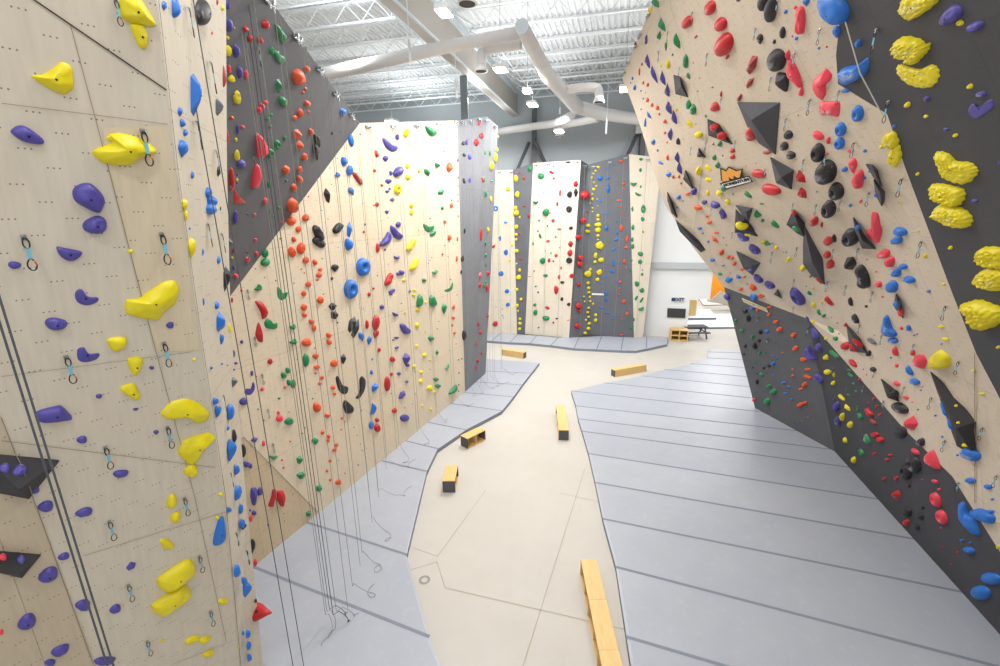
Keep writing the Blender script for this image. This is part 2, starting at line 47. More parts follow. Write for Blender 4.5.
(700,280,5.55,"""b P 655 375 38 60 20;c P 612 412 100 56 -50;l P 655 548 78 44 -45;b K 300 368 30 42 20;b K 327 338 24 22;b K 248 369 20 24;s K 380 478 26 22;t K 352 490 22 22;t K 242 412 18 20;t K 290 488 18 12;s K 313 570 26 32;t K 318 520 12 12;b O 526 380 36 32 20;b O 571 442 40 26 -12;t O 457 404 20 10;t O 513 496 16 18;b O 512 532 20 20;b O 595 497 38 20;l O 594 540 54 22 -28;b O 577 582 28 34;b O 557 606 26 18;l G 341 525 34 18 -35;b G 330 405 20 22;t G 361 405 14 22;t G 303 460 14 12;b G 378 590 34 26;b G 403 622 40 38;t B 407 420 14 12;t B 425 435 14 12;b B 403 467 28 26;t B 407 527 20 12;b B 461 570 28 18;b B 490 593 22 16;b B 473 630 28 18;t B 415 342 12 10;t G 348 610 14 10;t R 372 250 16 8;b Y 698 430 38 38;b Y 702 512 38 38;s Y 740 525 18 38;b Y 736 573 26 32;l Y 778 648 42 22 -40;t Y 697 325 26 22;w R 838 465 62 36 -50;l G 740 412 74 32 -42;l G 826 500 38 14 -20;l G 832 528 46 20 -40;t G 850 575 28 16 -40;t G 865 618 26 16 -40;t G 812 605 20 12;t G 822 638 26 18 -40;t R 883 553 20 24;t R 923 526 12 10;t R 905 495 10 10;b R 805 250 28 32;b R 800 367 48 52;b R 852 378 74 36 -30;b R 878 350 76 34 -40;b K 932 410 38 38;u K 857 218 48 66 25;u K 832 122 30 58 12;b K 920 147 22 20;u E 948 340 66 36 -35;b K 957 497 36 32 -20;t K 968 307 10 8;l R 712 120 76 30 -52;l G 722 270 28 52 28;b G 748 325 26 34 20;t G 685 200 26 32;b Y 671 127 24 26;t R 728 208 10 10;t R 760 240 14 12;t R 770 298 10 12;b R 965 658 34 18"""),
(800,290,4.755,"""s B 420 180 42 135 15;b B 438 242 52 40 -20;b N 450 295 34 48 20;b N 458 360 28 22;t B 430 322 18 14;b N 480 182 18 26 25;b B 514 182 24 36 25;t B 541 216 18 14;t N 555 209 16 12;b N 535 300 20 36;s N 562 342 62 66;u Y 660 337 102 88;b Y 667 176 30 20;b Y 688 235 34 20 -20;t B 671 257 14 12;b Y 940 273 26 18;b Y 822 385 26 16;b Y 863 494 36 16;b B 516 385 28 54 30;b B 541 437 52 38 -25;b N 456 445 34 26 -25;b N 501 512 32 20 -20;t N 533 534 12 10;t B 572 477 16 12;t N 580 461 14 10;t B 560 569 18 12;t B 642 597 18 14;b K 438 500 58 48;u K 466 562 86 50 -28;s N 515 632 74 62;t N 390 33 20 14;b B 457 68 38 40;b N 475 108 30 44;k Y 860 122 205 125 -15;l B 684 565 34 90 20;l B 715 635 34 76 15;t N 667 510 14 18;b Y 742 550 22 18;b Y 752 631 24 18"""),
(735,380,6.66,"""l Y 705 117 62 28 -50;s Y 742 185 68 30 -55;b Y 710 248 34 60;u Y 761 299 52 52;b Y 730 402 30 48 20;u Y 785 534 44 54;b P 668 180 48 74;b P 682 275 50 72;b O 428 168 42 36;b O 460 153 42 30;w G 208 150 48 58 25;b B 375 127 26 18 -40;t B 423 284 14 14;t O 485 246 14 12;t O 441 272 14 12;t O 498 203 10 10;t O 540 130 12 12;t B 535 98 10 10;l G 826 240 30 52 25;l G 815 190 16 50;l G 875 395 36 86 25;l G 836 482 34 60 25;t G 840 403 18 12;b R 925 125 38 24;b R 943 177 38 24;b R 960 230 40 24;l R 885 215 40 80 38;b M 915 275 54 30 -45;b R 925 365 64 44 -15;b R 960 398 54 50 -20;b R 925 493 30 32;b R 980 655 24 22;t R 885 152 18 18;t P 657 130 18 18;b N 124 134 30 30"""),
(820,420,3.03,"""u K 240 38 44 38;b K 302 68 26 30;d K 278 135 50 58 15;d K 255 158 42 50;w N 284 97 30 20 -40;s N 338 122 44 58;t R 163 104 16 12;b R 201 120 20 12;b R 212 106 18 12;b R 192 179 16 12;b R 229 177 20 14;s R 226 230 34 34;b R 258 312 26 24;b K 262 280 26 36;b K 303 293 22 22;b K 292 325 20 20;t K 267 200 16 14;t K 310 265 12 16;d N 346 242 32 50 20;d N 364 295 36 50 20;b N 346 186 20 14 -40;t N 360 210 14 14;t N 308 181 7 7;t N 365 327 8 8;t R 372 383 10 9;t R 416 402 10 10;t R 398 436 10 10;l B 445 300 40 104 28;b B 490 295 72 40 -12;b B 448 395 34 26 -30;t B 428 365 18 14;t B 455 372 14 10;u B 512 481 60 38 -12;u B 480 524 60 46 -10;b B 453 184 34 22 -15;b B 507 203 30 16 -20;t B 521 240 14 10;b B 515 278 24 14;t Y 540 310 10 10;t Y 538 385 12 18;b B 395 12 20 34;l B 450 105 52 36 -35;b Y 440 76 26 16;b Y 417 8 14 10;t B 369 51 12 9;t B 415 106 14 9"""),
]
# quickdraws: top x y, bottom x y in the photo
DRAWS = """115 0 120 21;142 131 147 163;23.5 236.6 31 269;161 234 167 263;66 356.5 71.5 383.5;163.5 343 168 367;105 447 110 470;167 427 170.5 449;184 498 187 517;109 521 112.5 542;199 556 202 574;128 584.6 132.5 603.5;210 611 213 628;147 641 150.5 657.6;
186 8 189 33;208 63 211 90;194 122 199 147;214 151 217 170;205.6 224 209 245.5;220 234 223 252;221.6 396 224.6 413;229 473.5 231 489;234.6 533 237.8 548;245 551 247 567;
257 48 260 64;252 152 253.5 162;246.5 251 248 259;247 290 248.5 300;254 337 256 347;261.5 374.5 263 385;267.5 410 269 419;272.5 444 274 454;
693 12 692.5 22;668.6 31 668.6 41;659.6 51 659.2 60;708 53 708 64;680 67 680 75;721.8 98 721.5 108;778.5 0 777.5 12;756 28 755.5 36;796 52 795 67;772 77 771.5 89;878 29 875 49;821 28 820 42;840 90 838 103;811 99 810 113;890 101 888 120;787 118 786.5 129;855 142 854 156;827 153 826 166;804.8 159 804 171;903 178 901.5 195;870 192 869 205;841 201 840 210;817 204 816 214;923 241 920 257;859 248 858 259;834 249 833 258;797.6 247 797 256;828.4 281 827 291;847 285 846 295;873.5 292 872 302;947 306 944 320;915 344 914 354;960 361.5 957 375;932.5 398 930 410;905 387 903 395;883 335 882 345;860.5 325 860 334;884.5 401 883 410;984 428 982 441;998 476 996.5 489;946 441 944.5 453;960 483 958.5 494;875.7 370 875 378;736 140.6 735 149;706.5 141 706 149;691.5 147 691 154;766 168.6 766 176.6;712 208 712 215;722.7 192 722.7 198;793.8 203 793 211;732.8 232 732.6 238;772.8 251.5 772 261;795 279 794.5 288.5;794 307 793.7 313.7;758.5 317 758.5 323;809 327 808.5 336;768 338 767.5 345;833 368 832.5 375.5;864 387 863.5 395"""

# outlines of the holds whose silhouette is clearly readable: origin x, origin y, scale, colour, style, outline
TRACES = [
(0,0,3.916,'Y','s',"123 298 180 288 245 242 285 265 292 345 255 372 200 350 150 322"),
(0,0,3.916,'Y','s',"468 30 480 -20 540 -20 580 30 618 100 585 105 520 92 478 65"),
(0,0,3.916,'Y','b',"512 95 560 98 578 130 575 185 560 192 540 170"),
(0,0,3.916,'Y','s',"365 595 440 560 430 527 480 522 550 540 600 570 622 595 600 612 560 620 515 650 450 650 395 635"),
(0,160,3.916,'Y','s',"492 585 500 552 545 548 590 515 650 478 690 475 710 510 695 565 650 600 625 632 560 625 505 610"),
(0,320,3.7,'Y','s',"597 352 620 320 640 305 690 293 740 310 782 350 765 380 730 385 690 365 620 372"),
(0,320,3.7,'Y','s',"660 490 680 450 730 430 775 420 800 435 795 450 755 480 740 520 712 542 680 520"),
(0,490,3.7,'Y','b',"585 350 600 325 690 265 720 272 730 300 715 320 630 375 600 375"),
(0,490,3.7,'Y','b',"566 445 575 425 670 358 695 360 712 380 700 400 610 468 580 465"),
(0,320,3.7,'P','b',"135 345 210 322 235 325 270 365 245 375 150 382"),
(0,320,3.7,'Y','b',"400 72 465 65 468 95 440 115 415 112"),
(0,320,3.7,'Y','b',"473 145 527 140 525 175 505 205 490 200"),
(0,320,3.7,'Y','b',"445 255 495 235 520 280 510 298 485 290"),
(0,490,3.7,'B','b',"790 200 810 115 830 105 838 175 815 205"),
(0,160,3.916,'P','b',"288 120 320 95 365 98 412 150 405 195 385 210 330 185 295 160"),
(0,160,3.916,'P','b',"298 515 320 507 345 535 385 540 380 558 345 570 310 562 295 540"),
(0,160,3.916,'P','b',"223 342 250 345 315 358 322 372 300 393 270 397 235 375"),
(0,320,3.7,'P','b',"287 110 310 102 330 125 368 124 360 145 320 157 290 148"),
(0,0,3.916,'P','b',"43 512 75 492 110 500 165 540 175 560 155 567 100 558 60 535"),
(780,150,4.44,'N','s',"405 278 430 285 440 330 450 360 440 415 425 420 390 395 378 370 400 345 415 315"),
(740,0,3.846,'N','b',"182 240 190 230 210 260 225 295 235 330 230 340 200 310 182 290"),
(740,0,3.846,'N','s',"300 290 325 265 348 290 345 310 325 330 325 365 310 390 290 375 273 345 278 310"),
(740,0,3.846,'N','s',"302 400 315 392 378 395 378 440 370 453 340 438 310 445 300 425"),
(740,0,3.846,'B','b',"297 20 305 -10 370 -10 408 35 405 80 385 97 365 92 320 60"),
(740,0,3.846,'B','b',"372 285 400 262 450 250 485 225 495 245 480 285 440 315 410 328 380 320"),
(740,0,3.846,'K','s',"133 290 145 283 178 290 180 330 173 358 155 340 135 320"),
(740,0,3.846,'Y','k',"590 165 625 148 680 160 700 178 715 172 712 200 690 225 665 250 640 232 600 225 585 195"),
(740,0,3.846,'Y','k',"598 262 615 250 650 262 690 268 730 252 755 265 760 300 735 335 690 340 640 325 605 290"),
(740,0,3.846,'Y','k',"615 40 620 0 650 -30 740 -30 755 0 720 40 660 78 630 75"),
(780,150,4.44,'Y','k',"680 35 695 12 740 25 775 55 830 60 862 85 865 110 830 150 775 148 730 125 700 85"),
(780,150,4.44,'Y','k',"658 185 665 158 700 155 750 165 800 180 808 215 785 250 750 245 690 220"),
(780,150,4.44,'Y','k',"675 290 680 265 700 248 750 252 800 270 835 305 830 340 800 350 740 335 700 305"),
(780,150,4.44,'Y','k',"865 480 880 445 920 435 1000 450 1010 520 950 525 890 515"),
(780,150,4.44,'Y','k',"857 578 880 545 930 528 1000 545 1010 600 960 630 900 610 865 598"),
(800,290,4.755,'Y','k',"757 80 780 65 830 55 890 75 945 100 960 140 930 170 860 195 820 180 800 140"),
(800,290,4.755,'Y','b',"610 345 620 315 655 290 700 315 712 345 700 370 650 380 615 372"),
(820,420,3.03,'B','b',"418 255 430 250 445 285 462 300 478 345 465 350 440 325 422 300"),
(820,420,3.03,'B','b',"455 275 480 268 515 285 524 300 515 315 480 305 460 290"),
(820,420,3.03,'N','s',"315 105 335 90 350 120 357 150 345 150 318 130"),
(800,290,4.755,'N','s',"530 345 545 315 575 308 592 340 580 378 550 365"),
(800,290,4.755,'B','b',"390 200 398 130 405 122 415 135 430 180 452 210 440 228 410 222"),
(740,0,3.846,'P','b',"875 430 885 405 900 400 910 412 935 405 955 385 972 388 975 410 950 435 910 458 885 450"),
(180,330,5.55,'K','b',"865 270 878 255 890 290 910 310 935 318 930 350 905 355 880 330"),
(330,330,5.55,'K','b',"145 375 165 340 165 275 180 257 200 280 195 330 170 375 150 382"),
(180,330,5.55,'K','b',"910 420 918 390 935 400 965 430 960 460 925 462"),
(180,220,5.55,'R','s',"420 452 455 450 480 480 494 515 485 540 460 552 450 510"),
(180,220,5.55,'R','s',"422 640 432 580 442 568 455 600 465 660 462 680 440 675"),
(180,110,5.55,'N','b',"432 140 450 140 485 200 488 240 460 270 440 265 432 200"),
(180,110,5.55,'N','b',"430 305 445 320 438 420 420 438 403 425 410 370"),
(180,110,5.55,'R','s',"303 440 330 480 368 515 365 522 303 520"),
(180,440,5,'R','s',"443 325 458 285 465 245 485 250 480 290 470 335 448 335"),
(180,440,5,'R','s',"490 255 522 255 530 290 522 335 505 330 488 300"),
(180,440,5,'P','s',"358 240 385 238 390 270 380 328 365 325 355 285"),
(330,110,5.55,'P','b',"293 160 310 158 345 190 378 205 372 225 345 232 310 205"),
(330,220,5.55,'P','b',"278 135 310 90 325 65 342 75 340 110 320 140 285 145"),
(330,220,5.55,'P','b',"338 35 350 32 385 70 408 90 395 108 365 100 342 65"),
(330,220,5.55,'P','b',"390 580 410 575 430 595 450 610 445 630 415 632 398 610"),
(330,110,5.55,'G','b',"533 90 560 95 592 120 590 140 570 147 545 125"),
(330,220,5.55,'G','b',"520 20 550 35 580 30 575 55 548 68 525 50"),
(330,220,5.55,'G','b',"636 390 665 375 680 345 684 365 675 390 650 400"),
(330,220,5.55,'G','b',"485 475 490 430 505 412 517 440 510 475 495 483"),
(330,220,5.55,'G','b',"555 440 565 418 580 425 592 470 585 480 560 475"),
(330,330,5.55,'G','b',"662 355 680 325 705 302 705 330 690 350"),
(180,220,5.55,'G','b',"470 570 485 548 505 555 520 575 543 572 540 600 510 605 480 598"),
(180,220,5.55,'G','b',"540 380 550 372 570 405 598 400 595 425 570 445 545 430"),
(180,0,5.55,'G','s',"535 140 545 135 595 200 598 215 578 250 560 225 540 175"),
(180,0,5.55,'G','b',"525 285 545 280 555 300 582 318 580 345 562 360 540 340 528 315"),
(180,0,5.55,'O','b',"640 400 660 387 685 400 692 450 675 475 650 470 635 440"),
(0,0,3.916,'B','s',"755 310 765 300 785 360 796 400 790 440 772 440 760 395"),
(180,330,5.55,'P','b',"357 345 370 325 395 325 405 290 415 300 415 330 395 358 370 360"),
]
# ------------------------------------------------------------------ camera
FPX = 444.0
TH = math.radians(15.0); RL = 0.0139
CAM = Vector((0, 0, 8.0))
CF = Vector((0, math.cos(TH), -math.sin(TH)))
R0 = Vector((1, 0, 0)); U0 = Vector((0, math.sin(TH), math.cos(TH)))
CR = R0*math.cos(RL) - U0*math.sin(RL)
CU = U0*math.cos(RL) + R0*math.sin(RL)
cam = bpy.data.cameras.new('camera'); cam.sensor_width = 36; cam.lens = FPX*36/1000
cam.clip_start = 0.05; cam.clip_end = 200
camo = bpy.data.objects.new('camera', cam); COL.objects.link(camo)
m = Matrix((CR, CU, -CF)).transposed().to_4x4(); m.translation = CAM
camo.matrix_world = m
scn.camera = camo
vs = scn.view_settings
vs.view_transform = 'Standard'; vs.look = 'None'; vs.gamma = 1; vs.use_curve_mapping = False

def ray(u, v): return CF + CR*((u-500)/FPX) + CU*((333-v)/FPX)
def atz(u, v, z=0.0):
    d = ray(u, v); return CAM + d*((z-8)/d.z)
def aty(u, v, y):
    d = ray(u, v); return CAM + d*(y/d.y)
def atd(u, v, dep): return CAM + ray(u, v)*dep
def plane(p, q, r): return (p, (q-p).cross(r-p).normalized())
def onpl(pl, u, v):
    d = ray(u, v); return CAM + d*((pl[0]-CAM).dot(pl[1])/d.dot(pl[1]))
def proj(p):
    d = p-CAM; zc = d.dot(CF); return 500+FPX*d.dot(CR)/zc, 333-FPX*d.dot(CU)/zc, zc

# ------------------------------------------------------------------ materials
def s2l(c): return tuple(((x/255)/12.92 if x/255 <= .04045 else ((x/255+.055)/1.055)**2.4) for x in c)
MATS = {}
def nodes(name):
    m = bpy.data.materials.new(name); m.use_nodes = True
    nt = m.node_tree; b = nt.nodes['Principled BSDF']; MATS[name] = m
    return m, nt, b
def N(nt, t, **k):
    n = nt.nodes.new(t)
    for a, v in k.items(): setattr(n, a, v)
    return n
def mth(nt, op, a, b=None):
    n = nt.nodes.new('ShaderNodeMath'); n.operation = op
    for i, x in enumerate((a, b)):
        if x is None: continue
        if isinstance(x, (int, float)): n.inputs[i].default_value = x
        else: nt.links.new(x, n.inputs[i])
    return n.outputs[0]
def mixc(nt, fac, a, b, mode='MIX'):
    n = nt.nodes.new('ShaderNodeMix'); n.data_type = 'RGBA'; n.blend_type = mode
    for i, x in ((0, fac), (6, a), (7, b)):
        if isinstance(x, tuple): n.inputs[i].default_value = (*x, 1)
        elif isinstance(x, (int, float)): n.inputs[i].default_value = x
        else: nt.links.new(x, n.inputs[i])
    return n.outputs[2]
def noisef(nt, vec, scale, detail=3, rough=.5):
    n = nt.nodes.new('ShaderNodeTexNoise'); n.inputs['Scale'].default_value = scale
    n.inputs['Detail'].default_value = detail; n.inputs['Roughness'].default_value = rough
    if vec is not None: nt.links.new(vec, n.inputs['Vector'])
    return n.outputs['Fac']
def ramp(nt, fac, lo, hi):
    n = nt.nodes.new('ShaderNodeMapRange'); n.inputs[1].default_value = lo; n.inputs[2].default_value = hi
    nt.links.new(fac, n.inputs[0]); return n.outputs[0]
def bump(nt, b, h, strength, dist=.01):
    n = nt.nodes.new('ShaderNodeBump'); n.inputs['Strength'].default_value = strength
    n.inputs['Distance'].default_value = dist; nt.links.new(h, n.inputs['Height']); nt.links.new(n.outputs[0], b.inputs['Normal'])

def simple(name, rgb, rough=.6, metal=0.0, var=.06, scale=6.0, spec=.5):
    m, nt, b = nodes(name)
    tc = N(nt, 'ShaderNodeTexCoord'); f = noisef(nt, tc.outputs['Object'], scale)
    c = s2l(rgb)
    nt.links.new(mixc(nt, f, tuple(x*(1-var) for x in c), tuple(min(1, x*(1+var)) for x in c)), b.inputs['Base Color'])
    b.inputs['Roughness'].default_value = rough; b.inputs['Metallic'].default_value = metal
    b.inputs['Specular IOR Level'].default_value = spec
    return m

def wallmat(name, rgb, kind, panel=(1.22, 2.44), tint=.05, dots='triple', grain=True):
    m, nt, b = nodes(name)
    uv = N(nt, 'ShaderNodeUVMap'); uv.uv_map = 'm'
    sp = N(nt, 'ShaderNodeSeparateXYZ'); nt.links.new(uv.outputs[0], sp.inputs[0])
    X, Y = sp.outputs[0], sp.outputs[1]
    c = s2l(rgb)
    # panel sheets with a fine dark joint
    px, py = mth(nt, 'DIVIDE', X, panel[0]), mth(nt, 'DIVIDE', Y, panel[1])
    cb = N(nt, 'ShaderNodeCombineXYZ'); nt.links.new(mth(nt, 'FLOOR', px), cb.inputs[0]); nt.links.new(mth(nt, 'FLOOR', py), cb.inputs[1])
    wn = N(nt, 'ShaderNodeTexWhiteNoise'); nt.links.new(cb.outputs[0], wn.inputs['Vector'])
    col = mixc(nt, wn.outputs['Value'], tuple(x*(1-tint) for x in c), tuple(min(1, x*(1+tint)) for x in c))
    if grain:
        mp = N(nt, 'ShaderNodeMapping'); mp.inputs['Scale'].default_value = (14, 1.2, 1); nt.links.new(uv.outputs[0], mp.inputs[0])
        g = noisef(nt, mp.outputs[0], 1.5, 6, .6)
        col = mixc(nt, ramp(nt, g, .35, .7), col, tuple(x*.90 for x in c))
        g2 = noisef(nt, uv.outputs[0], .9, 3)
        col = mixc(nt, mth(nt, 'MULTIPLY', ramp(nt, g2, .4, .75), .35), col, (c[0]*.95, c[1]*.9, c[2]*.82))
    else:
        g2 = noisef(nt, uv.outputs[0], 1.3, 4)
        col = mixc(nt, mth(nt, 'MULTIPLY', ramp(nt, g2, .35, .8), .35), col, tuple(min(1, x*1.3+.01) for x in c))
    def edge(p, size, w):
        fr = mth(nt, 'FRACT', p)
        d = mth(nt, 'MULTIPLY', mth(nt, 'SUBTRACT', .5, mth(nt, 'ABSOLUTE', mth(nt, 'SUBTRACT', fr, .5))), size)
        return mth(nt, 'LESS_THAN', d, w)
    jt = mth(nt, 'MAXIMUM', edge(px, panel[0], .004), edge(py, panel[1], .004))
    col = mixc(nt, mth(nt, 'MULTIPLY', jt, .55), col, tuple(x*.35 for x in c))
    # bolt holes
    if dots:
        ry, rx, sh, r = (.13, .36, .38, .0062) if dots == 'triple' else (.2, .2, .5, .009)
        yy = mth(nt, 'DIVIDE', Y, ry); row = mth(nt, 'FLOOR', yy)
        xx = mth(nt, 'ADD', mth(nt, 'DIVIDE', X, rx), mth(nt, 'MULTIPLY', row, sh))
        fx = mth(nt, 'MULTIPLY', mth(nt, 'SUBTRACT', mth(nt, 'FRACT', xx), .5), rx)
        fy = mth(nt, 'MULTIPLY', mth(nt, 'SUBTRACT', mth(nt, 'FRACT', yy), .5), ry)
        ax = mth(nt, 'ABSOLUTE', fx)
        dx = mth(nt, 'MINIMUM', ax, mth(nt, 'ABSOLUTE', mth(nt, 'SUBTRACT', ax, .034))) if dots == 'triple' else ax
        d2 = mth(nt, 'ADD', mth(nt, 'MULTIPLY', dx, dx), mth(nt, 'MULTIPLY', fy, fy))
        dot = mth(nt, 'LESS_THAN', d2, r*r)
        col = mixc(nt, mth(nt, 'MULTIPLY', dot, .72), col, (.03, .026, .022))
    nt.links.new(col, b.inputs['Base Color'])
    b.inputs['Roughness'].default_value = .62; b.inputs['Specular IOR Level'].default_value = .35
    return m
WOODL = wallmat('plywood_left', (210, 199, 181), 'wood', tint=.0, panel=(60, 60))
WOODE = wallmat('plywood_edge', (206, 195, 176), 'wood', tint=.03, panel=(9, 3))
WOODM = wallmat('plywood_pale', (222, 206, 180), 'wood', tint=.05)
WOODT = wallmat('plywood_shade_tone', (204, 184, 152), 'wood', tint=.04)  # darker tone painted in for the shade of a turned lower plane
WOODR = wallmat('plywood_right', (208, 194, 175), 'wood', tint=.04, panel=(1.8, 2.9))
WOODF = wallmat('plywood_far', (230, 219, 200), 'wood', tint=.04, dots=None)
GREY = wallmat('grey_paint', (92, 93, 96), 'grey', grain=False, tint=.03)
GREYD = wallmat('dark_grey_paint', (66, 66, 70), 'grey', grain=False, tint=.03)
GREYP = wallmat('grey_paint_pillar', (122, 124, 128), 'grey', grain=False, tint=.06, panel=(.6, 3.0))
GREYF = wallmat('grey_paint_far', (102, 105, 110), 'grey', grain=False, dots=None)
EDGE = simple('plywood_end_grain', (180, 150, 110))
WOODL2 = wallmat('plywood_left_tan', (196, 180, 156), 'wood', tint=.0, panel=(60, 60))
WOODL3 = wallmat('plywood_left_warm', (214, 198, 170), 'wood', tint=.0, panel=(60, 60))
SEAM2 = simple('fine_joint', (142, 126, 104), .9)
SEAM = simple('dark_joint', (70, 62, 54), .9)  # dark colour of the bold panel joints
VOLM = simple('volume_black', (52, 51, 55), .75, var=.2, scale=14)
VOLG = simple('volume_grey', (74, 74, 80), .8, var=.2, scale=14)
STEEL = simple('steel', (170, 172, 175), .35, .9)
DSTEEL = simple('blackened_steel', (44, 44, 46), .4, .6)
SLING = simple('blue_sling', (110, 170, 190), .8)
ORBR = simple('orange_gate', (200, 110, 60), .45, .4)
ROPEG = simple('rope_grey', (140, 138, 132), .9, var=.3, scale=90)
ROPED = simple('rope_dark', (80, 82, 86), .9, var=.3, scale=90)
BOLT = simple('bolt_black', (28, 28, 30), .4, .5)
STEELP = simple('grey_steel_paint', (118, 128, 134), .5)
BRACE = simple('brace_grey', (88, 92, 96), .5)
WHITEP = simple('white_paint', (236, 238, 238), .7, var=.02, scale=.6)
GREYW = simple('grey_wall_paint', (178, 186, 190), .8, var=.03, scale=.6)
LEDGE = simple('ledge_grey', (190, 194, 196), .6)
DUCT = simple('duct_white', (226, 224, 222), .45, var=.02)
DUCTE = simple('duct_end_cap', (206, 216, 222), .4)
DECKM = simple('deck_white', (226, 230, 232), .6, var=.03, scale=.8)
JOIST = simple('joist_white', (224, 228, 230), .5, var=.02)
DARKG = simple('dark_grey', (70, 70, 74), .7)  # plain dark grey for the picnic table and diffuser cores
TAUPE = simple('girder_taupe', (176, 170, 162), .6, var=.03)
FLANGE = simple('girder_flange', (206, 216, 222), .5)
CARPET = simple('carpet_charcoal', (90, 90, 94), .95, var=.2, scale=60)
ORANGE = simple('orange_panel', (238, 150, 30), .6)
SCREEN = simple('dark_screen', (58, 58, 58), .45)
BLUEI = simple('blue_ink', (36, 62, 110), .6)
BLACKI = simple('black_ink', (30, 26, 28), .6)
SIGNW = simple('sign_white', (232, 232, 230), .6)
CROWN = simple('crown_gold', (226, 158, 62), .6, var=.05)
CREAM = simple('cream_banner', (226, 214, 186), .7)
def woodbox():
    m, nt, b = nodes('bench_plywood')
    tc = N(nt, 'ShaderNodeTexCoord'); mp = N(nt, 'ShaderNodeMapping'); mp.inputs['Scale'].default_value = (12, 1.5, 12)
    nt.links.new(tc.outputs['Object'], mp.inputs[0]); g = noisef(nt, mp.outputs[0], 1.5, 5, .6)
    nt.links.new(mixc(nt, g, s2l((238, 206, 140)), s2l((206, 166, 100))), b.inputs['Base Color']); b.inputs['Roughness'].default_value = .5
    return m
BENCH = woodbox()
def matmat():
    m, nt, b = nodes('mat_vinyl')
    tc = N(nt, 'ShaderNodeTexCoord'); oi = N(nt, 'ShaderNodeObjectInfo')
    f = noisef(nt, tc.outputs['Object'], .9, 5, .6)
    c = mixc(nt, f, s2l((164, 169, 179)), s2l((180, 184, 192)))
    c = mixc(nt, mth(nt, 'MULTIPLY', oi.outputs['Random'], .4), c, s2l((156, 162, 174)))
    f2 = noisef(nt, tc.outputs['Object'], 5, 4, .7)
    c = mixc(nt, mth(nt, 'MULTIPLY', ramp(nt, f2, .55, .8), .3), c, s2l((196, 200, 206)))
    nt.links.new(c, b.inputs['Base Color']); b.inputs['Roughness'].default_value = .42
    f3 = noisef(nt, tc.outputs['Object'], 120, 2); bump(nt, b, f3, .15, .004)
    return m
MATV = matmat()
MATS_ = simple('mat_side', (128, 134, 146), .7)
MATSE = simple('mat_seam', (130, 136, 148), .8)
def floormat():
    m, nt, b = nodes('concrete_floor')
    tc = N(nt, 'ShaderNodeTexCoord'); P = tc.outputs['Object']
    f = noisef(nt, P, .35, 5, .6); g = noisef(nt, P, 2.2, 6, .65)
    c = mixc(nt, f, s2l((202, 197, 188)), s2l((186, 181, 173)))
    c = mixc(nt, mth(nt, 'MULTIPLY', ramp(nt, g, .5, .75), .35), c, s2l((190, 184, 172)))
    st = noisef(nt, P, .22, 2)
    c = mixc(nt, mth(nt, 'MULTIPLY', ramp(nt, st, .55, .7), .4), c, s2l((186, 178, 164)))
    nt.links.new(c, b.inputs['Base Color']); nt.links.new(ramp(nt, g, -1.2, 1.6), b.inputs['Roughness'])
    return m
FLOORM = floormat()
JOINT = simple('floor_joint', (176, 164, 146), .9)
DRAIN = simple('drain_grey', (150, 148, 144), .6, .3)
def emis(name, col, s):
    m, nt, b = nodes(name); b.inputs['Emission Color'].default_value = (*col, 1); b.inputs['Emission Strength'].default_value = s
    b.inputs['Base Color'].default_value = (.9, .9, .9, 1); return m
LAMPE = emis('lamp_glow', (1, .97, 1), 14)

HC = {'Y': (226, 208, 20), 'P': (78, 70, 150), 'B': (38, 112, 200), 'R': (192, 36, 40), 'K': (42, 40, 44), 'G': (36, 132, 80),
      'O': (222, 86, 40), 'N': (232, 66, 84), 'M': (164, 52, 52), 'E': (96, 98, 104)}
HOLDM = {}
def holdmat(k, chalk):
    if (k, chalk) in HOLDM: return HOLDM[(k, chalk)]
    m, nt, b = nodes('hold_' + {'Y': 'yellow', 'P': 'purple', 'B': 'blue', 'R': 'red', 'K': 'black', 'G': 'green', 'O': 'orange', 'N': 'coral', 'M': 'maroon', 'E': 'grey'}[k] + ('_chalked' if chalk else ''))
    tc = N(nt, 'ShaderNodeTexCoord'); P = tc.outputs['Generated']; c = s2l(HC[k])
    f = noisef(nt, P, 2.3, 4)
    col = mixc(nt, f, tuple(x*.85 for x in c), tuple(min(1, x*1.12) for x in c))
    ch = noisef(nt, P, 1.6, 5, .65)
    cl = {'Y': (240, 232, 190)}.get(k, (206, 206, 216))
    col = mixc(nt, mth(nt, 'MULTIPLY', ramp(nt, ch, .56 if chalk else .68, .74 if chalk else .9), .75 if chalk else .4), col, s2l(cl))
    nt.links.new(col, b.inputs['Base Color']); b.inputs['Roughness'].default_value = .42 if k != 'K' else .5
    b.inputs['Specular IOR Level'].default_value = .45
    g = noisef(nt, P, 9, 3); bump(nt, b, g, .12, .01)
    HOLDM[(k, chalk)] = m; return m

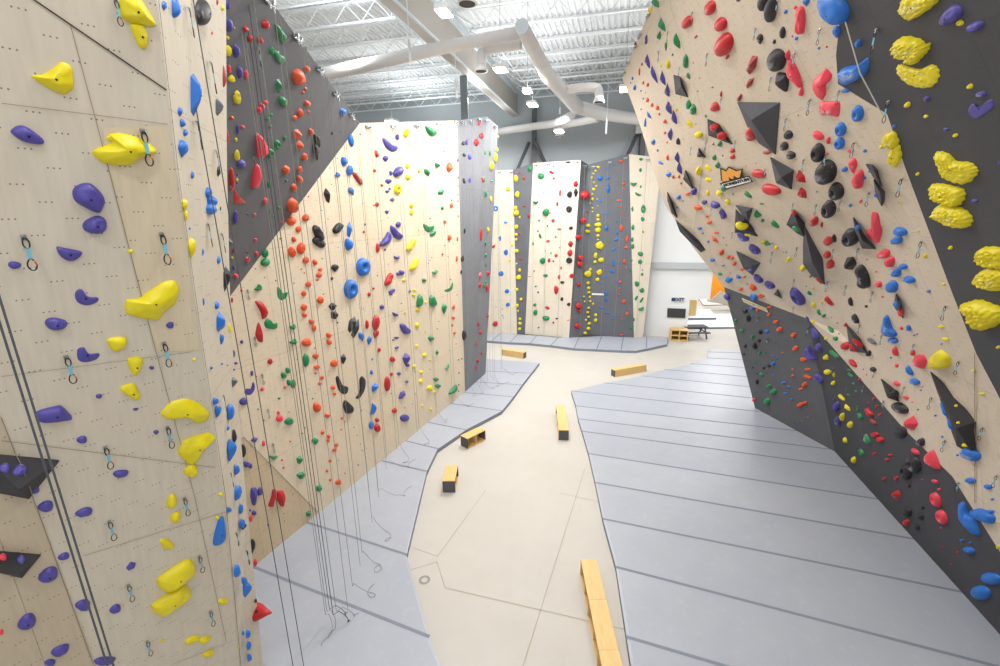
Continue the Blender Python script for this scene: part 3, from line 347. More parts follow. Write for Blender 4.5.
# ------------------------------------------------------------------ object helpers
def link(name, me, parent=None, mats=()):
    o = bpy.data.objects.new(name, me); COL.objects.link(o)
    if parent is not None: o.parent = parent
    for mm in mats: me.materials.append(mm)
    return o
def tag(o, label, cat, group=None, kind=None):
    o['label'] = label; o['category'] = cat
    if group: o['group'] = group
    if kind: o['kind'] = kind
    return o
def empty(name, loc, label, cat, group=None):
    o = bpy.data.objects.new(name, None); COL.objects.link(o); o.location = loc; o.empty_display_size = .1
    return tag(o, label, cat, group)
def mesh(name, V, F, mi=None, smooth=False):
    me = bpy.data.meshes.new(name); me.from_pydata([tuple(v) for v in V], [], F)
    if mi: me.polygons.foreach_set('material_index', mi)
    if smooth: me.polygons.foreach_set('use_smooth', [True]*len(F))
    me.update(); return me
class MB:
    def __init__(s): s.V = []; s.F = []; s.M = []
    def add(s, V, F, m=0):
        n = len(s.V); s.V += [Vector(v) for v in V]; s.F += [tuple(i+n for i in f) for f in F]; s.M += [m]*len(F)
    def box(s, c, sx, sy, sz, ax=None, ay=None, az=None, m=0):
        ax = ax or Vector((1, 0, 0)); ay = ay or Vector((0, 1, 0)); az = az or Vector((0, 0, 1)); c = Vector(c)
        V = [c+ax*(i*sx/2)+ay*(j*sy/2)+az*(k*sz/2) for i in (-1, 1) for j in (-1, 1) for k in (-1, 1)]
        s.add(V, [(0, 1, 3, 2), (4, 6, 7, 5), (0, 4, 5, 1), (2, 3, 7, 6), (0, 2, 6, 4), (1, 5, 7, 3)], m)
    def bar(s, p, q, w, h=None, m=0, up=Vector((0, 0, 1))):
        p, q = Vector(p), Vector(q); d = q-p; L = d.length; d.normalize()
        a = d.cross(up); a = a.normalized() if a.length > 1e-4 else d.cross(Vector((1, 0, 0))).normalized(); b = d.cross(a)
        s.box((p+q)/2, L, w, h or w, d, a, b, m)
    def tube(s, pts, r, n=8, m=0, cap=True):
        pts = [Vector(p) for p in pts]; rs = r if isinstance(r, list) else [r]*len(pts)
        V = []; up = None
        for i, p in enumerate(pts):
            t = (pts[min(i+1, len(pts)-1)]-pts[max(i-1, 0)]).normalized()
            if up is None:
                up = t.cross(Vector((0, 0, 1)));  up = up if up.length > .01 else Vector((1, 0, 0))
            up = (up - t*up.dot(t)).normalized(); w = t.cross(up)
            for k in range(n):
                a = 2*math.pi*k/n; V.append(p+(up*math.cos(a)+w*math.sin(a))*rs[i])
        F = [(i*n+k, i*n+(k+1) % n, (i+1)*n+(k+1) % n, (i+1)*n+k) for i in range(len(pts)-1) for k in range(n)]
        if cap: F += [tuple(range(n))[::-1], tuple((len(pts)-1)*n+k for k in range(n))]
        s.add(V, F, m)
    def prism(s, poly, off, m=0, ms=None):
        n = len(poly); V = [Vector(p) for p in poly]+[Vector(p)+off for p in poly]
        s.add(V, [tuple(range(n))], m); s.add(V, [tuple(range(2*n-1, n-1, -1))]+[(i, i+n, (i+1) % n+n, (i+1) % n) for i in range(n)], m if ms is None else ms)
    def build(s, name, mats, parent=None, smooth=False, loc=None):
        V = s.V
        if loc is not None: V = [v-Vector(loc) for v in V]
        me = mesh(name, V, s.F, s.M, smooth)
        o = link(name, me, parent, mats if isinstance(mats, (list, tuple)) else [mats])
        if loc is not None and parent is None: o.location = loc
        return o

# ------------------------------------------------------------------ climbing walls
WALLS = []   # (object, words, bvh, material-of-face)
def wall_obj(name, V, F, mi, mats, hdir, back, label, words):
    """front faces V/F, then a back skin and rim so that the wall has real thickness"""
    V = [Vector(v) for v in V]; n = len(V)
    hd = Vector(hdir).normalized()
    # orient faces to the camera
    F2 = []
    for f in F:
        nn = (V[f[1]]-V[f[0]]).cross(V[f[2]]-V[f[0]])
        F2.append(tuple(f) if nn.dot(CAM-V[f[0]]) > 0 else tuple(reversed(f)))
    bvh = BVHTree.FromPolygons(V, F2)
    edges = {}
    for f in F2:
        for i in range(len(f)):
            a, b = f[i], f[(i+1) % len(f)]
            edges.setdefault((min(a, b), max(a, b)), []).append((a, b))
    allF = list(F2)+[tuple(i+n for i in reversed(f)) for f in F2]
    rim = [(b, a, a+n, b+n) for e in edges.values() if len(e) == 1 for a, b in e]
    allF += rim
    me = mesh(name, V+[v+Vector(back) for v in V], allF, list(mi)+[len(mats)]*(len(F2)+len(rim)))
    uv = me.uv_layers.new(name='m')
    vv = me.vertices
    for p in me.polygons:
        nz = p.normal; k = 1/max(.5, math.sqrt(max(0, 1-nz.z**2)))
        for li in p.loop_indices:
            co = vv[me.loops[li].vertex_index].co
            uv.data[li].uv = (co.dot(hd), co.z*k)
    o = link(name, me, None, list(mats)+[EDGE]); tag(o, label, 'climbing wall', kind='structure')
    WALLS.append((o, words, bvh, list(mi), mats)); return o
def cast(u, v):
    d = ray(u, v).normalized(); best = None
    for i, w in enumerate(WALLS):
        loc, nn, fi, dist = w[2].ray_cast(CAM, d, 80)
        if loc is not None and (best is None or dist < best[2]):
            if nn.dot(d) > 0: nn = -nn
            best = (loc, nn, dist, i, fi)
    return best
ZM = .15   # mat top

# near left wall: broad face, then a narrow face behind the fold
vv_ = [-200, 0, 170, 330, 495, 666, 745]
fo = [(131, 3.9), (156, 4.12), (176, 4.4), (199, 4.8), (224, 5.2), (240, 5.6), (247, 5.8)]
ar = [(222, 6.3), (226, 6.2), (227, 6.0), (231, 6.0), (246, 6.05), (263, 6.1), (266, 6.15)]
pa, pe, pp = aty(156, 0, 4.12), aty(240, 666, 5.6), atd(25, 255, 3.5)
W1P = plane(pa, pe, pp)
V = []; F = []; MI = []
for i, v in enumerate(vv_):
    V += [onpl(W1P, -230, v), onpl(W1P, -40, v), onpl(W1P, fo[i][0], v), aty(ar[i][0], v, ar[i][1])]
for i in range(len(vv_)-1):
    for k in range(3):
        a = i*4+k; F.append((a, a+1, a+5, a+4)); MI.append(0 if k < 2 else 1)
wall_left = wall_obj('wall_left', V, F, MI, [WOODL, WOODE], (.6, .8, 0), (-.5, .35, 0), 'near left climbing wall of pale plywood with rows of bolt holes', 'near left plywood wall')

# tall plywood wall and the grey overhang joining it along a diagonal
L1, L2 = atz(262, 560, ZM), atz(465, 392, ZM)
T1 = aty(457, 120.5, L2.y)
PP = plane(L1, L2, T1)
P1, P2 = onpl(PP, 235, 290), onpl(PP, 360, 123)
P1e = P2+(P1-P2)*1.4
b0 = L1+(L2-L1)*-.4; 
V = [b0, atz(317, 512, ZM), L2, T1, P2, P1e, Vector((b0.x, b0.y, 3.5)), onpl(PP, 243, 437)]
V[1] = L1+(L2-L1)*((V[1]-L1).dot(L2-L1)/(L2-L1).length_squared)
F = [(0, 1, 7, 6), (6, 7, 5), (7, 1, 4, 5), (1, 2, 3, 4)]; MI = [1, 0, 0, 0]
hd = (L2-L1).normalized()
wall_mid = wall_obj('wall_left_plywood', V, F, MI, [WOODM, WOODT], hd, (-.4, .15, 0), 'tall pale plywood top-rope wall on the left, beside the grey overhang', 'tall plywood wall')
P3 = aty(270, 0, 7.5)
PG = plane(P1, P2, P3)
P3e = P2+(P3-P2)*1.15
V = [P1e, P2, P3e, onpl(PG, 192, -90), onpl(PG, 190, 200)]
wall_grey = wall_obj('wall_left_overhang', V, [(0, 1, 2, 3, 4)], [0], [GREY], hd, (-.3, .3, .05), 'grey painted overhang leaning out above the plywood wall', 'grey overhang')

# grey pillar at the end of the left wall
b2, b3 = atz(476, 382, ZM), atz(485.5, 373.5, ZM)
t2, t3 = aty(487, 116.5, b2.y), aty(498, 126, b3.y+.2)
b4, t4 = b3+Vector((-1.5, 2.5, 0)), t3+Vector((-1.5, 2.5, 0))
V = [L2, b2, t2, T1, b3, t3, b4, t4]
wall_pil = wall_obj('wall_pillar', V, [(0, 1, 2, 3), (1, 4, 5, 2), (4, 6, 7, 5)], [0, 0, 0], [GREYP], (b3-L2).normalized(), (-.4, .25, 0), 'grey painted pillar wall at the far end of the left wall', 'grey pillar wall')

# far climbing wall: five panels
bt = [(480, 332.5), (517, 334), (525, 334), (569, 338), (590, 335.5), (634, 337.5), (643, 337)]
tp = [(489, 170.5), (513, 170), (533, 163), (581, 160), (588, 164.5), (629, 154), (662, 158)]
B = [atz(u, v, ZM) for u, v in bt]; T = [aty(u, v, B[i].y-.25) for i, (u, v) in enumerate(tp)]
V = B+T; F = [(i, i+1, i+8, i+7) for i in range(6)]
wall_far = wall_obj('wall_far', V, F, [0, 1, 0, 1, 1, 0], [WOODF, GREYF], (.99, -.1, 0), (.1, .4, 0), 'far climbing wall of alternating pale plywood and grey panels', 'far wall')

# right wall: a ruled, faceted overhang cut into wood and grey fields
zl = [ZM, 4.7, 8.3, 10.5, 12.5]
B1, B2, B3 = atz(755, 408, ZM), atz(835, 452, ZM), atz(1000, 635, ZM)
ax = (B2-B3).normalized()
secs = [(1.0, [B3.x-1.45, 6.7, 4.6, 3.1, 1.8]), (B3.y, [B3.x, 8.15, 6.1, 4.65, 3.3]), (B2.y, [B2.x, 9.95, 6.7, 5.25, 3.95]), (B1.y, [B1.x, 8.85, 6.15, 5.1, 4.3]), (22, [B1.x-.9, 8.2, 5.7, 4.9, 4.6])]
SV = []; SF = []
for y, xs in secs:
    for z, x in zip(zl, xs): SV.append(Vector((x, y, z)))
    SV.append(Vector((xs[-1]-.6, y, 14.3)))
for i in range(len(secs)-1):
    for k in range(5):
        a = i*6+k; SF.append((a, a+1, a+7, a+6))
# a skirt below the base line
for i in range(len(secs)-1):
    a = Vector(SV[i*6]); c = Vector(SV[(i+1)*6]); n = len(SV); SV += [a+Vector((.1, 0, -1.5)), c+Vector((.1, 0, -1.5))]; SF.append((i*6, (i+1)*6, n+1, n))
SB = BVHTree.FromPolygons(SV, SF)
def onS(u, v):
    d = ray(u, v).normalized(); loc, nn, fi, dist = SB.ray_cast(CAM, d, 80)
    return loc
gA = [(755, 408), (835, 452), (808, 319), (724, 287)]
gB = [(835, 452), (1000, 635), (1100, 746), (1240, 901), (1160, 770), (1000, 552), (952, 476), (905, 430), (808, 319)]
wd = [(660, -20), (655, 0), (638, 38), (622, 78), (631, 100), (640, 125), (652, 165), (665, 205), (693, 247), (724, 287), (808, 319), (905, 430), (952, 476), (1000, 552), (1160, 770), (1240, 901), (1240, 700), (1060, 500), (1000, 399), (976, 353), (951, 290), (906, 170), (887, 114), (838, 84), (836, 55), (842, 0), (838, -90), (700, -130)]
gD = [(838, -90), (842, 0), (836, 55), (838, 84), (887, 114), (906, 170), (951, 290), (976, 353), (1000, 399), (1060, 500), (1240, 700), (1400, 700), (1400, -120), (1000, -200)]
def inside(p, poly):
    x, y = p; r = False; j = len(poly)-1
    for i in range(len(poly)):
        (xi, yi), (xj, yj) = poly[i], poly[j]
        if (yi > y) != (yj > y) and x < (xj-xi)*(y-yi)/(yj-yi)+xi: r = not r
        j = i
    return r
regs = [(gA, 1), (gB, 2), (wd, 0), (gD, 3)]
pts = []; idx = {}; ed = set()
def pid(p):
    if p not in idx: idx[p] = len(pts); pts.append(Vector(p))
    return idx[p]
for poly, _ in regs:
    for i in range(len(poly)):
        a, b = pid(poly[i]), pid(poly[(i+1) % len(poly)]); ed.add((min(a, b), max(a, b)))
for gx in range(630, 1400, 26):
    for gy in range(-190, 900, 26):
        p = (gx+.3, gy+.7)
        for poly, _ in regs:
            if inside(p, poly):
                # stay away from outlines
                ok = True
                for i in range(len(poly)):
                    A_, B_ = Vector(poly[i]), Vector(poly[(i+1) % len(poly)]); d = B_-A_; t = max(0, min(1, (Vector(p)-A_).dot(d)/d.length_squared))
                    if (A_+d*t-Vector(p)).length < 7: ok = False; break
                if ok: pid(p)
                break
co, _, fc, _, _, _ = delaunay_2d_cdt(pts, list(ed), [], 0, 1e-4)
V3 = [onS(p.x, p.y) for p in co]
F = []; MI = []
for f in fc:
    c = sum((co[i] for i in f), Vector((0, 0)))/len(f)
    if any(V3[i] is None for i in f): continue
    for poly, mi in regs:
        if inside((c.x, c.y), poly): F.append(tuple(f)); MI.append(mi); break
V3 = [v if v is not None else Vector((20, 0, 20)) for v in V3]
used = sorted({i for f in F for i in f}); rem = {a: i for i, a in enumerate(used)}
F = [tuple(rem[i] for i in f) for f in F]; V3 = [V3[i] for i in used]; SMOOTH = True
wall_right = wall_obj('wall_right', V3, F, MI, [WOODR, GREY, GREYD, GREYD], ax, (.5, .1, .15), 'right climbing wall of plywood and dark grey fields leaning far into the hall', 'leaning right wall')
wall_right.data.polygons.foreach_set('use_smooth', [True]*len(wall_right.data.polygons)); wall_right.data.set_sharp_from_angle(angle=math.radians(30))

# ------------------------------------------------------------------ the hall
AA = Vector((.259, .966, 0)).normalized(); BB = Vector((AA.y, -AA.x, 0))
Z = Vector((0, 0, 1))
fl = MB(); fl.add([(-40, -6, 0), (45, -6, 0), (45, 60, 0), (-40, 60, 0)], [(0, 1, 2, 3)])
tag(fl.build('floor', FLOORM), 'polished pale concrete floor of the climbing hall', 'floor', kind='structure')
def strip(mb, p, q, w, z, m=0):
    p, q = Vector(p), Vector(q); d = (q-p).normalized(); s = Vector((-d.y, d.x, 0))*w/2
    mb.add([(p-s).xy.to_3d()+Z*z, (q-s).xy.to_3d()+Z*z, (q+s).xy.to_3d()+Z*z, (p+s).xy.to_3d()+Z*z], [(0, 1, 2, 3)], m)
jb = MB()
for a, b in (((585, 468), (520, 676)), ((445, 588), (640, 633)), ((486, 490), (437, 557)), ((437, 562), (445, 588)), ((410, 570), (437, 562)), ((560, 493), (598, 502)), ((413, 548), (437, 556))):
    strip(jb, atz(*a), atz(*b), .018, .004)
tag(jb.build('trim_1', JOINT), 'thin saw-cut joints in the concrete floor', 'floor joint', kind='structure')
dr = MB(); c = atz(424.5, 580)
for k in range(16):
    a0, a1 = 2*math.pi*k/16, 2*math.pi*(k+1)/16
    dr.add([c+Vector((math.cos(a0)*.07, math.sin(a0)*.07, .006)), c+Vector((math.cos(a1)*.07, math.sin(a1)*.07, .006)), c+Vector((math.cos(a1)*.13, math.sin(a1)*.13, .006)), c+Vector((math.cos(a0)*.13, math.sin(a0)*.13, .006))], [(0, 1, 2, 3)])
tag(dr.build('floor_drain', DRAIN), 'small round floor drain beside the left mats', 'drain')

# back wall with the passage to the next room
WB = atz(690, 338, 0); 
def onback(u, v): return onpl((WB, AA), u, v)
def bcoord(p): return (p-WB).dot(BB)
def wp(b, z): return WB+BB*b+Z*z
bm = MB(); bl = bcoord(onback(688, 320)); br = bcoord(onback(711, 290)); zt = onback(695, 299).z; ZG = 10.4; TOPZ = 15.7
def wallq(b0, b1, z0, z1, m): bm.prism([wp(b0, z0), wp(b1, z0), wp(b1, z1), wp(b0, z1)], AA*.3, m)
wallq(-34, bl, 0, ZG, 0); wallq(-34, bl, ZG, TOPZ, 1); wallq(bl, br, zt, ZG, 0); wallq(bl, br+3, ZG, TOPZ, 1)
tag(bm.build('wall_back', [WHITEP, GREYW]), 'white lower and grey upper back wall of the hall', 'wall', kind='structure')
lg = MB(); zb = onback(660, 265).z
lg.bar(wp(-30, zb)-AA*.12, wp(br, zb)-AA*.12, .3, .38)
tag(lg.build('trim_2', LEDGE), 'pale horizontal ledge crossing the white back wall', 'ledge', kind='structure')
def bstruct(name, mat, label, cat, bars):
    q = MB()
    for p, r, w, h in bars: q.bar(p, r, w, h)
    return tag(q.build(name, mat), label, cat, kind='structure')
for u, vt, lab in ((535, 128, 'left of the far grey panel'), (641, 118, 'right of the far grey panel')):
    p = onback(u, 160)-AA*.3
    bstruct('column', BRACE, 'steel wall column rising behind the far climbing wall, '+lab, 'column', [((p.x, p.y, 0), (p.x, p.y, TOPZ-1), .3, .3)])
for (a, b, lab) in (((519, 175), (530, 143), 'leftmost'), ((537, 142), (547, 166), 'second from the left'), ((627, 158), (638, 133), 'beside the white wall lamp')):
    p, q_ = onback(*b)-AA*.3, onback(*a)-AA*1.0
    bstruct('trim_brace', BRACE, 'diagonal grey steel brace behind the far wall top, '+lab, 'brace', [(p, q_, .16, .16)])

# next room, seen through the passage
nb = MB(); nw = [aty(684, 200, 42), aty(760, 200, 42)]
nb.prism([Vector((8, 43, 0)), Vector((40, 43, 0)), Vector((40, 43, 14)), Vector((8, 43, 14))], Vector((0, .3, 0)))
tag(nb.build('wall_next_room', WHITEP), 'white rear wall of the room beyond the passage', 'wall', kind='structure')
og = MB(); og.prism([aty(u, v, 36) for u, v in ((712, 281), (714, 262), (770, 262), (770, 330), (722, 291.5), (710, 301))], Vector((0, .5, 0)))
tag(og.build('bouldering_wall', ORANGE), 'orange slanted bouldering wall seen past the end of the right wall', 'bouldering wall')
og = MB(); og.prism([aty(u, v, 35.8) for u, v in ((709, 302), (722, 291), (770, 318), (770, 332), (727, 305), (716, 303))], Vector((0, .5, 0)))
tag(og.build('bouldering_wall', WOODF), 'pale plywood bouldering wall below the orange one in the next room', 'bouldering wall')
dp = MB(); dp.prism([aty(u, v, 33) for u, v in ((689, 300), (697, 300), (696, 315.5), (689, 315.5))], Vector((0, .12, 0)))
tag(dp.build('wooden_panel', BENCH), 'upright light wooden panel just inside the passage', 'panel')
dp = MB(); dp.prism([aty(u, v, 32) for u, v in ((687.2, 304), (688.8, 303.5), (688.2, 314), (687, 314))], Vector((0, .05, 0)))  # dark strip drawn for the slit beside the wooden panel
tag(dp.build('wall_screen', SCREEN), 'narrow dark slit strip on the passage wall', 'screen')
def padbox(name, px, v_top, v_bot, y, dep, mtop, mside, label):
    (u0, u1) = px; a, b = aty(u0, v_bot, y), aty(u1, v_bot, y); z0 = a.z; z1 = aty(u0, v_top, y).z
    q = MB(); x0, x1 = a.x, b.x
    q.prism([(x0, y, z1), (x1, y, z1), (x1+dep*.3, y+dep, z1), (x0+dep*.3, y+dep, z1)], Vector((0, 0, z0-z1)), 0, 1)
    tag(q.build(name, [mtop, mside]), label, 'bouldering mat', 'thick mats in the next room')
y0 = atz(700, 329, 0).y
padbox('bouldering_mat', (684, 745), 327.6, 329.0, y0, 4.2, SIGNW, MATS_, 'low pale bouldering mat nearest the passage floor')
padbox('bouldering_mat', (683, 716), 318, 322.2, y0+2.2, 3, SIGNW, MATS_, 'bouldering mat with a grey side, behind the picnic table')
padbox('bouldering_mat', (703, 745), 304.8, 308.4, y0+8, 4, SIGNW, MATS_, 'farthest bouldering mat, its grey side below the pale plywood')

# picnic table in the passage
pt = atz(693.5, 337, 0)
r = empty('picnic_table', (pt.x, pt.y, 0), 'small dark picnic table standing beside the wooden cubby shelf', 'table')
def part(mb, name, mat, root, smooth=False):
    o = mb.build(name, mat, root, smooth); return o
w = MB(); w.box((0, 0, .74), 1.5, .7, .05); part(w, 'table_top', DARKG, r)
for s in (-1, 1):
    w = MB(); w.box((0, s*.62, .45), 1.5, .25, .05); part(w, 'bench_seat', DARKG, r)
for s in (-1, 1):
    w = MB(); w.bar((s*.6, -.6, 0), (s*.6, -.15, .74), .07); w.bar((s*.6, .6, 0), (s*.6, .15, .74), .07); w.bar((s*.6, -.7, .41), (s*.6, .7, .41), .06); part(w, 'leg_frame', DARKG, r)

# cubby shelf, dark board and small sign on the back wall
p0, p1 = onback(669, 339.5), onback(685, 340); cw = (p1-p0).dot(BB); cz = onback(677, 327).z
c = WB+BB*(bcoord(p0)+cw/2); 
r = empty('cubby_shelf', (c-AA*.55).xy.to_3d(), 'light wooden cubby shelf standing against the white back wall', 'shelf')
rot = math.atan2(BB.y, BB.x); r.rotation_euler.z = rot
H = cz
for nm, bx in (('side_panel', [(-cw/2, 0, H/2, .05, .8, H)]), ('side_panel', [(cw/2, 0, H/2, .05, .8, H)]), ('top_panel', [(0, 0, H, cw+.05, .8, .05)]), ('base_panel', [(0, 0, .04, cw, .8, .05)]), ('back_panel', [(0, .38, H/2, cw, .03, H)]), ('shelf_board', [(0, 0, H/2, cw, .76, .05)]), ('divider', [(0, 0, H/2, .05, .76, H)])):
    w = MB()
    for x, y, z, sx, sy, sz in bx: w.box((x, y, z), sx, sy, sz)
    part(w, nm, BENCH, r)
def boardon(name, cs, mat, label, cat, th=.06):
    w = MB(); w.prism([onback(*q)-AA*.08 for q in cs], AA*th); return tag(w.build(name, mat), label, cat)
boardon('wall_screen', ((667.5, 308), (685.7, 308.8), (685, 317.8), (667, 317.2)), SCREEN, 'dark rectangular screen on the white wall above the cubby shelf', 'screen')
def text(body, origin, xdir, up, size, mat, parent=None, name='lettering', wide=None, bold=0.0):
    cu = bpy.data.curves.new(name, 'FONT'); cu.body = body; cu.size = size; cu.align_x = 'CENTER'; cu.align_y = 'CENTER'; cu.extrude = .004; cu.offset = bold
    cu.materials.append(mat); o = bpy.data.objects.new(name, cu); COL.objects.link(o)
    x = xdir.normalized(); y = (up-x*up.dot(x)).normalized(); zz = x.cross(y)
    M_ = Matrix((x*(wide or 1), y, zz)).transposed().to_4x4(); M_.translation = origin
    if parent is not None: o.parent = parent
    o.matrix_world = M_
    bpy.context.view_layer.update()
    me = bpy.data.meshes.new_from_object(o.evaluated_get(bpy.context.evaluated_depsgraph_get()))
    q = bpy.data.objects.new(name+'_mesh', me); COL.objects.link(q); q.parent = o.parent; q.matrix_world = M_
    bpy.data.objects.remove(o); q.name = name; return q
sg = boardon('wall_sign', ((671.3, 297), (683.3, 297.3), (683.3, 301.7), (671.3, 301.5)), SIGNW, 'small white sign with dark blue lettering above the dark screen', 'sign', .03)
c = onback(679.0, 299.5)-AA*.1
text('EXIT', c, BB, Z, .3, BLUEI, sg, bold=.012)
w = MB(); w.box(onback(673.0, 299.2)-AA*.1, .2, .02, .22, BB, AA, Z); part(w, 'pictogram', BLUEI, sg)

# ------------------------------------------------------------------ mats: each section one thing
def seclines(front, back, seams, thick=ZM):
    pass
def matsec(poly, label, group, mat=MATV):
    """poly: world points of the top face; a bound section with side skirt"""
    c = sum(poly, Vector((0, 0, 0)))/len(poly)
    P = [p+(c-p).normalized()*.012 for p in poly]
    ar_ = sum(P[i].x*P[(i+1) % len(P)].y-P[(i+1) % len(P)].x*P[i].y for i in range(len(P)))
    if ar_ < 0: P.reverse()
    n = len(P)
    # inner ring slightly higher: a soft padded edge
    I = [p+(c-p).normalized()*.06+Z*0.0 for p in P]
    loc = Vector((c.x, c.y, 0))
    V = [q-loc for q in P]+[q-loc+Z*.008 for q in I]+[Vector((q.x, q.y, 0))-loc for q in P]
    F = [tuple(range(n, 2*n))]+[(i, (i+1) % n, n+(i+1) % n, n+i) for i in range(n)]
    M_ = [0]*len(F)
    F2 = [(i, 2*n+i, 2*n+(i+1) % n, (i+1) % n) for i in range(n)]
    me = mesh('floor_mat', V, F+F2, M_+[1]*n)
    o = link('floor_mat', me, None, [mat, MATS_]); o.location = loc
    tag(o, label, 'floor mat', group); return o
def lerp(a, b, t): return a+(b-a)*t
def mats_between(lines, labels, group, extra=None):
    """lines: list of (p,q) seams in order; a section fills each gap; extra[i]: corner points inserted on the free side"""
    for i in range(len(lines)-1):
        (a, b), (c, d) = lines[i], lines[i+1]
        poly = [a]+(extra or {}).get(i, [])+[c, d, b]
        matsec(poly, labels[i], group)
        if i > 0:
            w = MB(); strip(w, a, b, .07, ZM+.011); 
            o = w.build('seam_cover', MATSE); 
            tag(o, 'flat grey seam cover between the mats, '+labels[i].split(',')[1].strip(), 'seam cover', group+' seams')
G0 = lambda u, v: atz(u, v, ZM)
# left: free (aisle) side point, wall side point
ORD = ['first', 'second', 'third', 'fourth', 'fifth', 'sixth', 'seventh', 'eighth', 'ninth', 'tenth', 'eleventh', 'twelfth', 'thirteenth', 'fourteenth', 'fifteenth', 'sixteenth', 'seventeenth', 'eighteenth', 'nineteenth', 'twentieth']
def ordw(i):
    if i < 20: return ORD[i]
    return 'number %d' % (i+1)
LM = [((446, 676), (120, 560)), ((429.5, 637), (200, 546)), ((407, 555), (262, 508)), ((427, 471.5), (330, 449)), ((438, 449), (385, 436)), ((466, 430), (420, 421)), ((502, 411), (440, 402)), ((513.5, 397), (455, 392)), ((522, 385), (474, 382)), ((531, 373.5), (480, 371)), ((539.6, 362.7), (483, 358.5))]
lm = [(G0(*a), G0(*b)) for a, b in LM]
lm[0] = (lm[0][0]+(lm[0][0]-lm[1][0]).normalized()*2.5, lm[0][1]+(lm[0][0]-lm[1][0]).normalized()*2.5)
lab = ['grey floor mat in the left row, %s section counted from the near end' % ordw(i) for i in range(len(lm)-1)]
mats_between(lm, lab, 'left row of mats', {1: [G0(443.5, 666)] if False else []})
RM = [((708.5, 348.6), (760, 350)), ((707.5, 352), (760, 353.5)), ((706.8, 358), (770, 361)), ((690.7, 363.7), (775, 370)), ((664, 369.6), (785, 380)), ((641, 376), (790, 391)), ((604, 383), (800, 403)), ((571, 391), (815, 418)), ((575.7, 406), (850, 437)), ((578, 419), (860, 453)), ((582, 431.4), (875, 471)), ((588.5, 453.9), (900, 503)), ((595, 482.7), (935, 543)), ((602.5, 519), (985, 597)), ((615.5, 567), (1040, 678)), ((626, 637), (1140, 790))]
rm = [(G0(*a), G0(*b)) for a, b in RM]
d_ = (rm[-1][0]-rm[-2][0]).normalized()
# keep every section just past the foot of the right wall
def cliprow(p, q):
    best = q
    for (s, e) in ((B1, B2), (B2, B3+(B3-B2))):
        d1 = q-p; d2 = e-s; den = d1.x*d2.y-d1.y*d2.x
        if abs(den) < 1e-6: continue
        t = ((s-p).x*d2.y-(s-p).y*d2.x)/den; k = ((s-p).x*d1.y-(s-p).y*d1.x)/den
        if -.0 <= k <= 1.0 and t > 0: best = p+d1*t
    return best+(best-p).normalized()*.12
rm = [(p, cliprow(p, q)) for p, q in rm]
rm.append((rm[-1][0]+d_*1.4, rm[-1][1]+d_*1.4))
lab = ['broad grey floor mat in the right row, %s section counted from the far end' % ordw(i) for i in range(len(rm)-1)]
mats_between(rm, lab, 'right row of mats', {})
FM = [((484, 340.3), (480, 332.8)), ((491.5, 341), (501, 333)), ((510, 342.3), (518, 334.3)), ((530, 343.3), (537, 335.5)), ((551, 345.3), (558.4, 337.5)), ((574, 348.3), (579.5, 337)), ((596.5, 349.3), (602, 336)), ((621, 350.5), (623.4, 337)), ((646.5, 348.8), (646.5, 336.6)), ((667, 344.3), (668, 337))]
fm = [(G0(*a), G0(*b)) for a, b in FM]
lab = ['pale grey floor mat under the far wall, %s section counted from the left' % ordw(i) for i in range(len(fm)-1)]
mats_between(fm, lab, 'far row of mats', {7: [G0(636, 350.8)]})

# ------------------------------------------------------------------ box benches
def bench(c, along, L, W=.4, H=.4, label='', open_side=1, comps=2, ends=2, group='wooden box benches'):
    along = along.xy.to_3d().normalized(); side = Vector((along.y, -along.x, 0))*open_side
    r = empty('box_bench', (c.x, c.y, 0), label, 'bench', group)
    t = .025
    def pl(nm, off, a, b, h, mat=BENCH):
        w = MB(); w.box(off, a, b, h, along, side, Z); part(w, nm, mat, r)
    pl('top_board', Z*(H-t/2), L, W, t); pl('base_board', Z*(t/2), L-2*t, W, t)
    pl('back_board', -side*(W/2-t/2)+Z*H/2, L-2*t, t, H-2*t)
    for s in (-1, 1): pl('end_panel', along*s*(L/2-t/2)+Z*(H-t)/2, t, W, H-t, CARPET if (s == 1 or ends == 2) else BENCH)
    for k in range(1, comps): pl('divider', along*((k/comps-.5)*L)+Z*H/2, t, W-t, H-2*t)
    return r
def benchpx(topfar, nearbot, H, **k):
    f = atz(*topfar, H); f.z = 0; n = atz(*nearbot, 0); d = n-f; L = d.length
    bench((f+n)/2, d, L, H=H, **k)
benchpx((481.8, 428.4), (464.4, 447.2), .4, label='wooden box bench with two open compartments, at the edge of the left mats', open_side=-1, W=.37)
benchpx((452.2, 465), (449.2, 492.5), .4, label='short wooden box bench standing nearest the left mats, below the two-compartment one', open_side=-1, W=.37)
benchpx((560.3, 405), (563.5, 440), .4, label='long narrow wooden box bench standing alone in the middle of the aisle', open_side=1, W=.36)
p, q_ = atz(613.5, 377.3, 0), atz(645, 371.5, 0); bench((p+q_)/2+Vector((0, .15, 0)), q_-p, (q_-p).length, W=.3, H=.36, label='wooden box bench lying at the far corner of the right mats', open_side=-1)
p, q_ = atz(503.5, 354.5, 0), atz(525, 358, 0); bench((p+q_)/2, q_-p, (q_-p).length, W=.34, H=.36, label='wooden box bench standing farthest away, in front of the far mats', open_side=-1)
f1, f2 = atz(588.7, 559.5, .42), atz(597.5, 599.5, .42); d = (f2-f1); L = d.length
f1.z = f2.z = 0
for k in range(3):
    c = f1+d*(k+.5)
    bench(c, d, L-.004, W=.36, H=.42, comps=2, open_side=1, ends=1, label='wooden box bench in the row beside the right mats, %s from the far end' % ('first', 'second', 'third')[k], group='near row of box benches')

